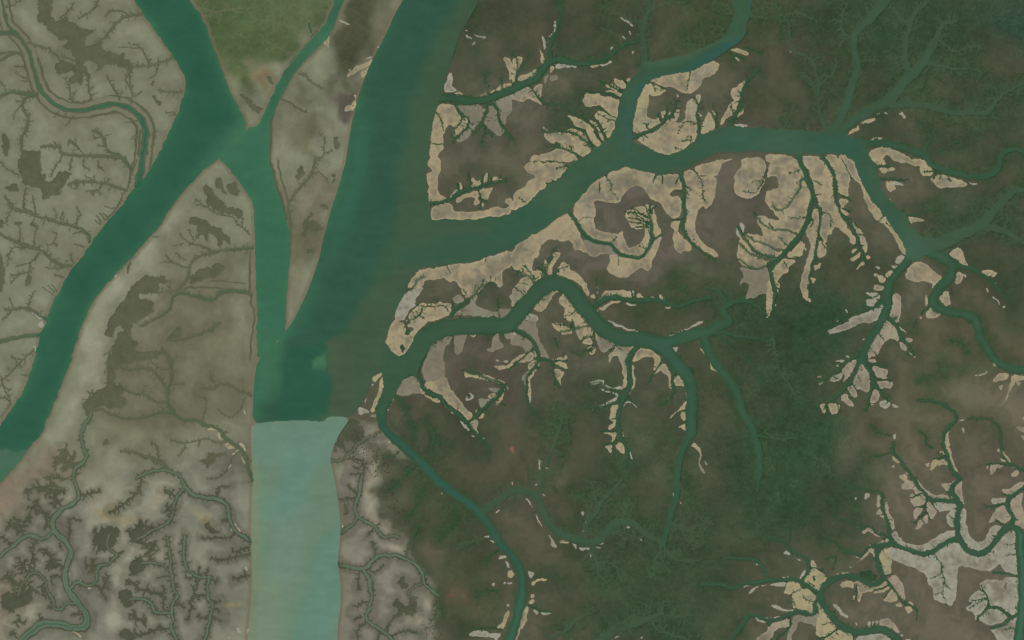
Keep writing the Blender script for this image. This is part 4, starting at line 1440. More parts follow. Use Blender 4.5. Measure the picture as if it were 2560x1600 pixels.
def poly_sdf(X, Y, p):
    ins = np.zeros(X.shape, bool)
    d2 = np.full(X.shape, 1e12, np.float32)
    n = len(p)
    for i in range(n):
        ax, ay = p[i]; bx, by = p[(i + 1) % n]
        dx, dy = bx - ax, by - ay
        L2 = dx * dx + dy * dy + 1e-9
        t = np.clip(((X - ax) * dx + (Y - ay) * dy) / L2, 0, 1)
        ex = X - ax - t * dx; ey = Y - ay - t * dy
        np.minimum(d2, ex * ex + ey * ey, out=d2)
        if ay != by:
            c = ((ay > Y) != (by > Y)) & (X < (bx - ax) * (Y - ay) / (by - ay) + ax)
            ins ^= c
    d = np.sqrt(d2)
    return np.where(ins, -d, d)

systems = []            # (label, style)
rivers = []

def add_line(p, r0, r1, sysid, fr, is_water, twl, style):
    q = smooth_path(p)
    if len(q) < 2: return
    acc = [0.0]
    for a, b in zip(q, q[1:]): acc.append(acc[-1] + math.hypot(b[0] - a[0], b[1] - a[1]))
    tot = acc[-1] + 1e-6
    wide = max(r0, r1) >= 2.0
    for i, (a, b) in enumerate(zip(q, q[1:])):
        ra = r0 + (r1 - r0) * acc[i] / tot; rb = r0 + (r1 - r0) * acc[i + 1] / tot
        pad = max(ra, rb) + (46 if is_water else 22)
        sl = bbox(min(a[0], b[0]), min(a[1], b[1]), max(a[0], b[0]), max(a[1], b[1]), pad)
        X, Y = GX[sl], GY[sl]
        if X.size == 0: continue
        d, t = seg_dist(X, Y, a, b)
        d = d - (ra + (rb - ra) * t)
        m = d < near[sl]
        near[sl] = np.where(m, d, near[sl]); nid[sl] = np.where(m, sysid, nid[sl])
        if is_water:
            if max(ra, rb) >= 1.9:
                m = d < water[sl]
                water[sl] = np.where(m, d, water[sl]); wid[sl] = np.where(m, sysid, wid[sl])
            np.minimum(thin[sl], d, out=thin[sl])
            if fr > 0: np.minimum(fringe[sl], d - fr, out=fringe[sl])
        else:
            np.minimum(fringe[sl], d, out=fringe[sl])
    if is_water and style in 'RG' and p[0][0] > 860: veins(q, acc, tot, r0)
    if twl > 0:
        # side shoots
        s = rnd.uniform(2, 6)
        dens = 3.4 if twl >= 12 else {"R": 5.5, "G": 5.5, "S": 4.5, "L": 8.0}[style]
        while s < tot:
            k = max(0, np.searchsorted(acc, s) - 1); k = min(k, len(q) - 2)
            a, b = q[k], q[k + 1]
            L = math.hypot(b[0] - a[0], b[1] - a[1]) + 1e-6
            tx, ty = (b[0] - a[0]) / L, (b[1] - a[1]) / L
            f = (s - acc[k]) / L
            ox, oy = a[0] + f * (b[0] - a[0]), a[1] + f * (b[1] - a[1])
            side = rnd.choice((-1, 1))
            r = r0 + (r1 - r0) * s / tot
            ang = rnd.gauss(0.35, 0.3)
            dx = tx * math.sin(ang) - side * ty * math.cos(ang); dy = ty * math.sin(ang) + side * tx * math.cos(ang)
            ll = twl * rnd.uniform(0.4, 1.25) * {'G': 1.9, 'S': 0.8}.get(style, 1.0) + r + fr
            twig(ox, oy, dx, dy, ll, sysid, is_water and style == "G", {"G": 1.25, "S": 2.0, "L": 1.1, "R": 1.05}[style], 2 if style == "G" else 1)
            s += rnd.uniform(0.5, 1.5) * dens

bankmud = np.full((NY, NX), BIG, np.float32)
gap_n = noise(40, 23)
def offset_belt(p, r0, r1, off):
    q = smooth_path(p)
    loc = np.full((NY, NX), BIG, np.float32)
    for i, (a, b) in enumerate(zip(q, q[1:])):
        r = r0 + (r1 - r0) * i / len(q)
        sl = bbox(min(a[0], b[0]), min(a[1], b[1]), max(a[0], b[0]), max(a[1], b[1]), r + off + 12)
        if GX[sl].size == 0: continue
        d, t = seg_dist(GX[sl], GY[sl], a, b)
        np.minimum(loc[sl], d - r, out=loc[sl])
    np.minimum(bankmud, loc - off * 0.8, out=bankmud)
    np.minimum(fringe, np.abs(loc - off) - 1.9 - np.clip(gap_n, -2.2, 0.6), out=fringe)

vein = np.full((NY, NX), BIG, np.float32)        # faint drainage through the forest floor
vrnd = random.Random(99)
def veins(q, acc, tot, r):
    s = vrnd.uniform(4, 14)
    while s < tot:
        k = min(max(0, np.searchsorted(acc, s) - 1), len(q) - 2)
        a, b = q[k], q[k + 1]
        t = math.atan2(b[1] - a[1], b[0] - a[0])
        sd_ = vrnd.choice((-1, 1))
        vein_grow(a[0], a[1], t + sd_ * vrnd.uniform(0.7, 1.4), vrnd.uniform(18, 62) + r, 3)
        s += vrnd.uniform(6, 16)
def vein_grow(x, y, ang, ll, depth):
    n = max(2, int(ll / 6)); curl = vrnd.gauss(0, 0.09)
    for i in range(n):
        ang += curl + vrnd.gauss(0, 0.2)
        x2, y2 = x + 6 * math.cos(ang), y + 6 * math.sin(ang)
        sl = bbox(min(x, x2), min(y, y2), max(x, x2), max(y, y2), 10)
        if GX[sl].size:
            d, t = seg_dist(GX[sl], GY[sl], (x, y), (x2, y2))
            np.minimum(vein[sl], d + 2.5 * i / n, out=vein[sl])
        if depth and vrnd.random() < 0.38:
            vein_grow(x2, y2, ang + vrnd.choice((-1, 1)) * vrnd.uniform(0.4, 0.9), (ll - 6 * i) * vrnd.uniform(0.35, 0.7), depth - 1)
        x, y = x2, y2

def twig(ox, oy, dx, dy, ll, sysid, asthin, w, depth):
    n = max(2, int(ll / 4))
    x, y = ox, oy
    ang = math.atan2(dy, dx)
    for i in range(n):
        ang += rnd.gauss(0, 0.22)
        nx_, ny_ = x + math.cos(ang) * ll / n, y + math.sin(ang) * ll / n
        r = w * (1 - 0.45 * i / n)
        sl = bbox(min(x, nx_), min(y, ny_), max(x, nx_), max(y, ny_), 7)
        if GX[sl].size:
            d, t = seg_dist(GX[sl], GY[sl], (x, y), (nx_, ny_))
            d = d - r
            if asthin: np.minimum(thin[sl], d, out=thin[sl])
            else: np.minimum(fringe[sl], d, out=fringe[sl])
            m = d < near[sl]
            near[sl] = np.where(m, d, near[sl]); nid[sl] = np.where(m, sysid, nid[sl])
        if depth and ll > 9 and i >= 1 and rnd.random() < 0.5:
            a2 = ang + rnd.choice((-1, 1)) * rnd.uniform(0.5, 1.0)
            twig(nx_, ny_, math.cos(a2), math.sin(a2), ll * 0.45, sysid, asthin, w * 0.85, depth - 1)
        x, y = nx_, ny_

# ------------------------------------------------------------------ rivers (bank to bank)
RIVERS = [
 ("left river", "broad teal river curving from the top to the left edge",
  "336,0 357,34 395,90 434,144 462,190 463,225 439,291 397,384 389,400 365,437 349,462 336,469 315,500 288,532 251,572 220,622 185,665 159,704 132,754 114,797 116,805 99,837 97,853 79,922 53,985 16,1043 0,1062 -160,1250 -220,1300 -220,1500 -160,1400 10,1197 42,1165 66,1128 106,1080 127,1033 148,975 172,916 190,853 212,800 238,744 286,688 317,657 357,612 397,569 423,524 455,482 497,437 540,401 546,400 580,360 619,315 603,278 582,238 563,196 542,138 508,48 497,26 471,0 430,-120 270,-120"),
 ("central channel", "narrower green channel joining the left river to the main river past the long island",
  "619,315 630,318 645,312 664,272 680,238 703,190 738,143 772,106 809,66 838,0 880,-120 905,-120 860,0 836,61 815,100 799,116 759,156 730,190 701,246 685,280 674,331 674,397 680,426 693,471 711,527 721,572 727,638 718,717 714,797 713,811 715,825 690,860 643,900 643,846 641,741 637,635 635,524 627,498 598,453 561,405 546,400 580,360"),
 ("main river", "wide dark green main river with a brown shoal along its east side",
  "1008,0 987,34 965,85 934,143 915,185 899,228 889,267 878,312 865,397 864,405 846,466 825,532 804,612 799,643 783,691 762,744 735,797 727,811 715,825 690,860 643,900 635,952 630,1060 685,1053 762,1051 809,1055 820,1041 878,1043 905,1006 926,959 934,938 955,930 990,905 975,870 961,853 979,808 984,797 994,765 1016,728 1016,712 1037,683 1053,672 1070,660 1085,600 1078,548 1074,511 1069,479 1063,437 1071,400 1075,370 1079,317 1090,278 1098,254 1106,230 1116,190 1132,138 1148,87 1169,53 1198,0 1230,-120 1050,-120"),
 ("bay", "small green bay where the sandy cape meets the main river",
  "955,930 961,855 985,888 997,893 1012,884 1024,868 1034,850 1045,825 1075,845 1075,862 1065,880 1055,905 1045,925 1040,935 1015,940 1000,965 985,990 960,990 957,960"),
 ("pale river", "pale milky green lower river running off the bottom edge",
  "630,1060 685,1053 762,1051 809,1055 820,1041 878,1043 846,1088 830,1125 826,1154 837,1200 849,1279 852,1332 846,1385 845,1412 852,1454 852,1517 845,1557 844,1600 840,1800 605,1800 619,1597 627,1517 631,1438 627,1332 632,1200 627,1091"),
 ("east river", "dull green river running east from the main river between the sand flats",
  "1053,672 1111,664 1169,657 1217,643 1280,620 1333,585 1373,561 1417,530 1433,516 1452,493 1481,458 1518,432 1560,418 1576,418 1597,426 1624,432 1656,437 1693,429 1730,416 1756,397 1783,384 1843,378 1920,379 1973,386 2052,383 2105,386 2132,400 2148,437 2158,471 2185,506 2211,538 2232,569 2259,606 2269,638 2285,655 2330,625 2360,608 2300,590 2301,582 2274,564 2264,540 2237,511 2206,479 2195,440 2179,400 2169,378 2158,354 2140,349 2118,336 2095,330 2068,329 1999,328 1920,321 1875,320 1825,315 1796,323 1748,341 1730,357 1698,378 1664,388 1611,365 1579,354 1550,345 1518,354 1486,373 1449,397 1415,424 1386,456 1349,479 1314,511 1280,531 1249,543 1222,538 1196,547 1137,551 1114,545 1090,555 1078,548 1060,600"),
 ("northern reach", "blue green reach bending up from the east river to the top edge",
  "1518,354 1531,331 1539,296 1547,262 1558,230 1574,201 1592,183 1605,166 1619,156 1650,151 1703,140 1756,119 1804,98 1822,74 1838,40 1833,0 1830,-120 1890,-120 1880,0 1870,53 1857,98 1830,119 1783,148 1740,172 1703,183 1650,190 1613,209 1597,238 1589,265 1584,304 1579,347 1585,360 1540,365"),
]
HX = np.arange(-170, 2731, 3.2, dtype=np.float32)
HY = np.arange(-120, 1721, 3.2, dtype=np.float32)

def up(field, x0, y0, st, wob=True):
    """bilinear read of a coarse field at the survey grid"""
    X = GX if wob else BX; Y = GY if wob else BY
    nu, nv = field.shape[1] - 1.01, field.shape[0] - 1.01
    u = (X - x0) / st; v = (Y - y0) / st
    u = nu - np.abs(nu - np.mod(u, 2 * nu)); v = nv - np.abs(nv - np.mod(v, 2 * nv))     # the delta goes on beyond the survey
    u = np.clip(u, 0, nu); v = np.clip(v, 0, nv)
    i = u.astype(np.int32); j = v.astype(np.int32)
    fu = u - i; fv = v - j
    if field.ndim == 3:
        fu = fu[..., None]; fv = fv[..., None]
    return ((field[j, i] * (1 - fu) + field[j, i + 1] * fu) * (1 - fv) + (field[j + 1, i] * (1 - fu) + field[j + 1, i + 1] * fu) * fv).astype(np.float32)

hx, hy = np.meshgrid(HX, HY)
river_d = np.full((NY, NX), BIG, np.float32)
for name, text, pts in RIVERS:
    rid = len(systems)
    systems.append((text, "V", name))
    p = chaikin(parse_pts(pts))
    f = up(poly_sdf(hx, hy, p).astype(np.float32), HX[0], HY[0], 3.2, name not in ("pale river", "main river"))
    m = f < water
    water = np.where(m, f, water); wid = np.where(m, rid, wid).astype(np.int16)
    river_d = np.minimum(river_d, f)
    m = f + 4 < near
    near = np.where(m, f + 4, near); nid = np.where(m, rid, nid).astype(np.int16)
N_RIV = len(systems)

# ------------------------------------------------------------------ creeks, belts, flats from the plan
TONES = {'s': 1, 'g': 2, 'w': 3, 'p': 4, 'y': 5}
edge_n = noise(9, 21) * 1.2 + noise(4, 22) * 0.8
sysid = -1
for ln in PLAN.strip().splitlines():
    ln = ln.strip()
    if not ln: continue
    if ln[0] == '@':
        lab, st = ln[1:].split('|')
        sysid = len(systems); systems.append((lab, st, "creek"))
        continue
    st = systems[sysid][1]
    if ln[0] in 'cv':
        head, pts = ln.split(':', 1)
        h = head.split()
        p = parse_pts(pts)
        if ln[0] == 'c':
            w0, w1, fr, tw = map(float, h[1:5])
            if st == 'R': fr *= 0.55
            if st == 'S': tw *= 0.55
            w0 *= min(1, 0.78 + w0 * 0.015); w1 *= min(1, 0.78 + w1 * 0.015)
            if st == 'G': w0 = max(w0, 3.4); w1 = max(w1, 2.4)
            elif w0 > 5: w0 -= 1.2; w1 = max(w1 - 1.2, min(w1, 3.0))
            off = float(h[5]) if len(h) > 5 else 0
            add_line(p, w0 / 2, w1 / 2, sysid, fr if not off else 0, True, tw, st)
            if off: offset_belt(p, w0 / 2, w1 / 2, off)
        else:
            w0, w1, tw = map(float, h[1:4])
            k_v = {'L': 0.62, 'R': 0.66, 'S': 0.8, 'G': 0.8}[st]
            add_line(p, max(1.0, w0 / 2 * k_v), max(0.9, w1 / 2 * k_v), sysid, 0, False, tw, st)
    else:
        p = parse_pts(ln[1:])
        p = chaikin(p)
        px = [a[0] for a in p]; py = [a[1] for a in p]
        pad = 26 if ln[0] != 'd' else 10
        sl = bbox(min(px), min(py), max(px), max(py), pad)
        if GX[sl].size == 0: continue
        f = poly_sdf(GX[sl], GY[sl], p) + edge_n[sl] * (0.3 if ln[0] in TONES else 0.7) - (0.6 if ln[0] in TONES else 0)
        if ln[0] in TONES:
            m = f < sand[sl]
            sand[sl] = np.where(m, f, sand[sl])
            tone[sl] = np.where(m & (f < 4), TONES[ln[0]], tone[sl])
        elif ln[0] == 'k':
            np.minimum(fringe[sl], f + edge_n[sl] * 0.5, out=fringe[sl])
        elif ln[0] == 'd':
            np.minimum(dark[sl], f, out=dark[sl])
        m = f < near[sl]
        near[sl] = np.where(m, np.minimum(f, near[sl]), near[sl]); nid[sl] = np.where(m, sysid, nid[sl])
sand = np.maximum(sand, -dark)
print("fields done", len(systems))

# ------------------------------------------------------------------ soils: broad colour regions (surface colours with the greenish haze cast mixed in)
CST = 8.0
CX = np.arange(-176, 2740, CST); CY = np.arange(-128, 1730, CST)
cx, cy = np.meshgrid(CX, CY)
cwob = 14.0
_r = np.random.default_rng(5)
def cnoise(L, seed):
    r = np.random.default_rng(seed)
    a = r.standard_normal(cx.shape)
    ky = np.fft.fftfreq(a.shape[0])[:, None] / CST; kx = np.fft.rfftfreq(a.shape[1])[None, :] / CST
    s = L / 2.5
    o = np.fft.irfft2(np.fft.rfft2(a) * np.exp(-2 * math.pi ** 2 * s * s * (kx * kx + ky * ky)), s=a.shape)
    return o / o.std()
wx_ = cx + cnoise(70, 31) * cwob + cnoise(35, 32) * 7; wy_ = cy + cnoise(70, 33) * cwob + cnoise(35, 34) * 7

soil = np.zeros(cx.shape + (3,)); soil[:] = alb(123, 125, 103)
leaf = np.zeros(cx.shape)                    # forest density
def soft_poly(tgt, pts, col, feather, a=1.0, dens=None):
    wk = 1.0 if tgt is soil else 0.35
    f = poly_sdf(cx + wk * (wx_ - cx), cy + wk * (wy_ - cy), parse_pts(pts))
    k = a * np.clip(0.5 - f / (2 * feather), 0, 1)
    k = k * k * (3 - 2 * k)
    if tgt is soil and dens is not None: leaf[:] = leaf * (1 - k) + dens * k
    tgt[:] = tgt * (1 - k[..., None]) + alb(*col) * k[..., None]
def blob(tgt, u, v, r, col, a=0.9, dens=None, F=True, ry=None):
    s = 2560 / 2419.0 if F else 1.0
    q = ((wx_ - u * s) / (r * s)) ** 2 + ((wy_ - v * s) / ((ry or r) * s)) ** 2
    k = a * np.exp(-q)
    if tgt is soil and dens is not None: leaf[:] = leaf * (1 - k) + dens * k
    tgt[:] = tgt * (1 - k[..., None]) + alb(*col) * k[..., None]

EASTLAND = "P 838,-130 1090,-130 1040,60 950,260 900,420 850,640 800,800 690,900 640,1060 870,1045 930,1040 950,1060 985,1098 1000,1124 947,1137 937,1200 965,1284 1023,1320 1020,1370 1034,1409 1060,1454 1095,1488 1086,1545 1040,1580 1030,1760 2760,1760 2760,-130"
soft_poly(soil, EASTLAND, (88, 86, 70), 6)
GREEN = (55, 73, 51); DEEP = (48, 72, 50); BRN = (75, 76, 58); MAUVE = (92, 89, 75); TEAL = (46, 72, 56)
# south-west flats greyer and warmer
soft_poly(soil, "F -150,1130 60,1120 200,1160 330,1120 470,1050 570,1060 600,1100 600,1640 -150,1640", (117, 117, 101), 60)
soft_poly(soil, "P 825,1060 880,1046 945,1046 990,1110 940,1140 930,1200 960,1290 1018,1322 1014,1370 1028,1412 1054,1458 1088,1490 1080,1542 1035,1580 1028,1760 800,1760", (117, 114, 100), 7)
soft_poly(soil, "F -60,1150 60,1100 170,1060 180,1110 90,1160 40,1230 -60,1330", (121, 107, 89), 40, 0.7)
blob(soil, 20, 1420, 60, (122, 106, 90), 0.7)
# pale strip by the left river
soft_poly(soil, "B1 800,1500 900,1380 1000,1250 1200,1000 1500,720 1560,560 1640,500 1750,560 1700,700 1560,900 1400,1080 1250,1170 1150,1340 1030,1512 C1 1010,0 980,130 1050,200 1000,380 1000,630 880,650 790,830 760,900 700,1100 500,1200 360,1190 470,1050 520,900 600,700 680,450 750,200", (135, 135, 114), 12, 0.9)
soft_poly(soil, "C1 790,260 820,260 760,560 720,760 690,860 600,1040 480,1150 460,1140 580,1000 680,800 700,650", (142, 141, 122), 8, 0.5)
# middle island darker
soft_poly(soil, "F 400,640 590,560 590,1000 480,990 380,1010 300,1080 230,1050 260,900 300,780", (108, 107, 85), 40, 0.8)
blob(soil, 560, 1050, 50, (112, 108, 94), 0.7)
# light tan patches in the south-west
for u, v, r in ((250, 1340, 60), (240, 1180, 50), (300, 1230, 45), (360, 1170, 50), (290, 1450, 40), (330, 1310, 45), (60, 1350, 45), (60, 1460, 50), (180, 1190, 40), (390, 1290, 40)):
    blob(soil, u, v, r, (140, 138, 119), 0.65)
soft_poly(soil, "D1 1800,240 1970,250 1950,360 1810,350", (138, 130, 102), 7, 0.7)
soft_poly(soil, "D1 920,160 960,160 945,320 1200,345 1340,370 1250,400 930,390", (134, 124, 92), 8, 0.8)
soft_poly(soil, "D1 1430,150 1520,120 1470,180 1460,260 1540,240 1430,280", (140, 128, 100), 6, 0.7)
soft_poly(soil, "D1 560,300 800,180 900,180 880,300 820,420 830,640 1050,1050 1060,1300 950,1500 820,1500 850,1330 700,1130 650,1050 680,700 640,560 540,470", (108, 107, 96), 20, 0.8)
soft_poly(soil, "D1 2100,1200 2200,1170 2300,1200 2200,1230", (138, 126, 96), 5, 0.8)
# green wedge in the north
soft_poly(soil, "A1 1790,-150 1880,100 1930,200 2050,520 2150,760 2260,860 2350,760 2419,690 A2 0,640 200,600 380,520 520,380 640,250 700,100 760,-150", (78, 90, 61), 22, dens=0.35)
blob(soil, 560, 60, 90, (74, 90, 58), 0.8, 0.5)
blob(soil, 700, 50, 60, (84, 96, 66), 0.6)
blob(soil, 530, 180, 60, (90, 98, 66), 0.5)
soft_poly(soil, "A1 2340,700 2419,620 A2 150,610 210,680 130,820 60,960 0,900", (116, 108, 82), 14, 0.9, dens=0)
soft_poly(soil, "A1 2170,860 2240,880 2330,1000 2400,1120 2370,1190 2300,1080", (108, 100, 80), 6, 0.8, dens=0)
# head of the long island: brown bush and mauve mud
soft_poly(soil, "A2 820,-150 1390,-150 1310,130 1120,540 1000,650 880,740 760,720 690,830 680,640 690,420 700,330 760,180", (74, 77, 58), 30, dens=0.45)
blob(soil, 905, 125, 30, (78, 72, 58), 0.8, 0.1); blob(soil, 950, 80, 30, (84, 75, 62), 0.7, 0.1)
soft_poly(soil, "A2 860,735 990,690 1000,750 960,890 870,1020 740,1040 690,930 700,820 760,745", (86, 82, 72), 8, dens=0)
soft_poly(soil, "A2 400,1200 560,1080 720,1060 720,1120 640,1220 570,1380 640,1512 400,1512 330,1400", (102, 104, 80), 16, 0.75, dens=0)
soft_poly(soil, "A2 450,700 640,800 700,950 640,980 560,900 480,900", (100, 103, 80), 14, 0.8, dens=0)
blob(soil, 700, 260, 25, (122, 120, 98), 0.7)
# long island tone
soft_poly(soil, "P 690,480 800,430 846,470 800,640 740,800 715,825 720,600", (114, 111, 90), 12, 0.7)

for pp in ("D2 1030,-20 1115,0 1110,170 1190,220 1230,310 1290,510 1240,490 1120,430 1050,200", "D2 1090,570 1350,550 1400,490 1440,500 1420,640 1300,680 1150,660",
           "D2 1520,1310 1560,1150 1660,1060 1700,1150 1690,1280 1650,1340", "D2 1390,1250 1530,1410 1500,1440 1400,1330", "C2 940,1000 1010,960 1130,950 1150,1030 1060,1070 1010,1050",
           "C2 1090,1160 1150,1130 1200,1090 1360,1220 1320,1250 1160,1220", "C2 740,1190 780,1180 860,1250 830,1280 720,1320", "C2 940,1230 980,1210 1000,1260 960,1260", "C2 1060,1400 1140,1340 1120,1512 1020,1512"):
    soft_poly(soil, pp, (144, 139, 119), 9, 0.85)
soft_poly(soil, "C2 1000,1210 1080,1180 1190,1250 1320,1270 1250,1320 1140,1340 1090,1390 1010,1330", (96, 95, 77), 12, 0.8)
soft_poly(soil, "C2 960,930 880,930 800,1080 760,1160 880,1200 1000,1150 1030,1060 1000,980", (98, 95, 79), 10, 0.7)
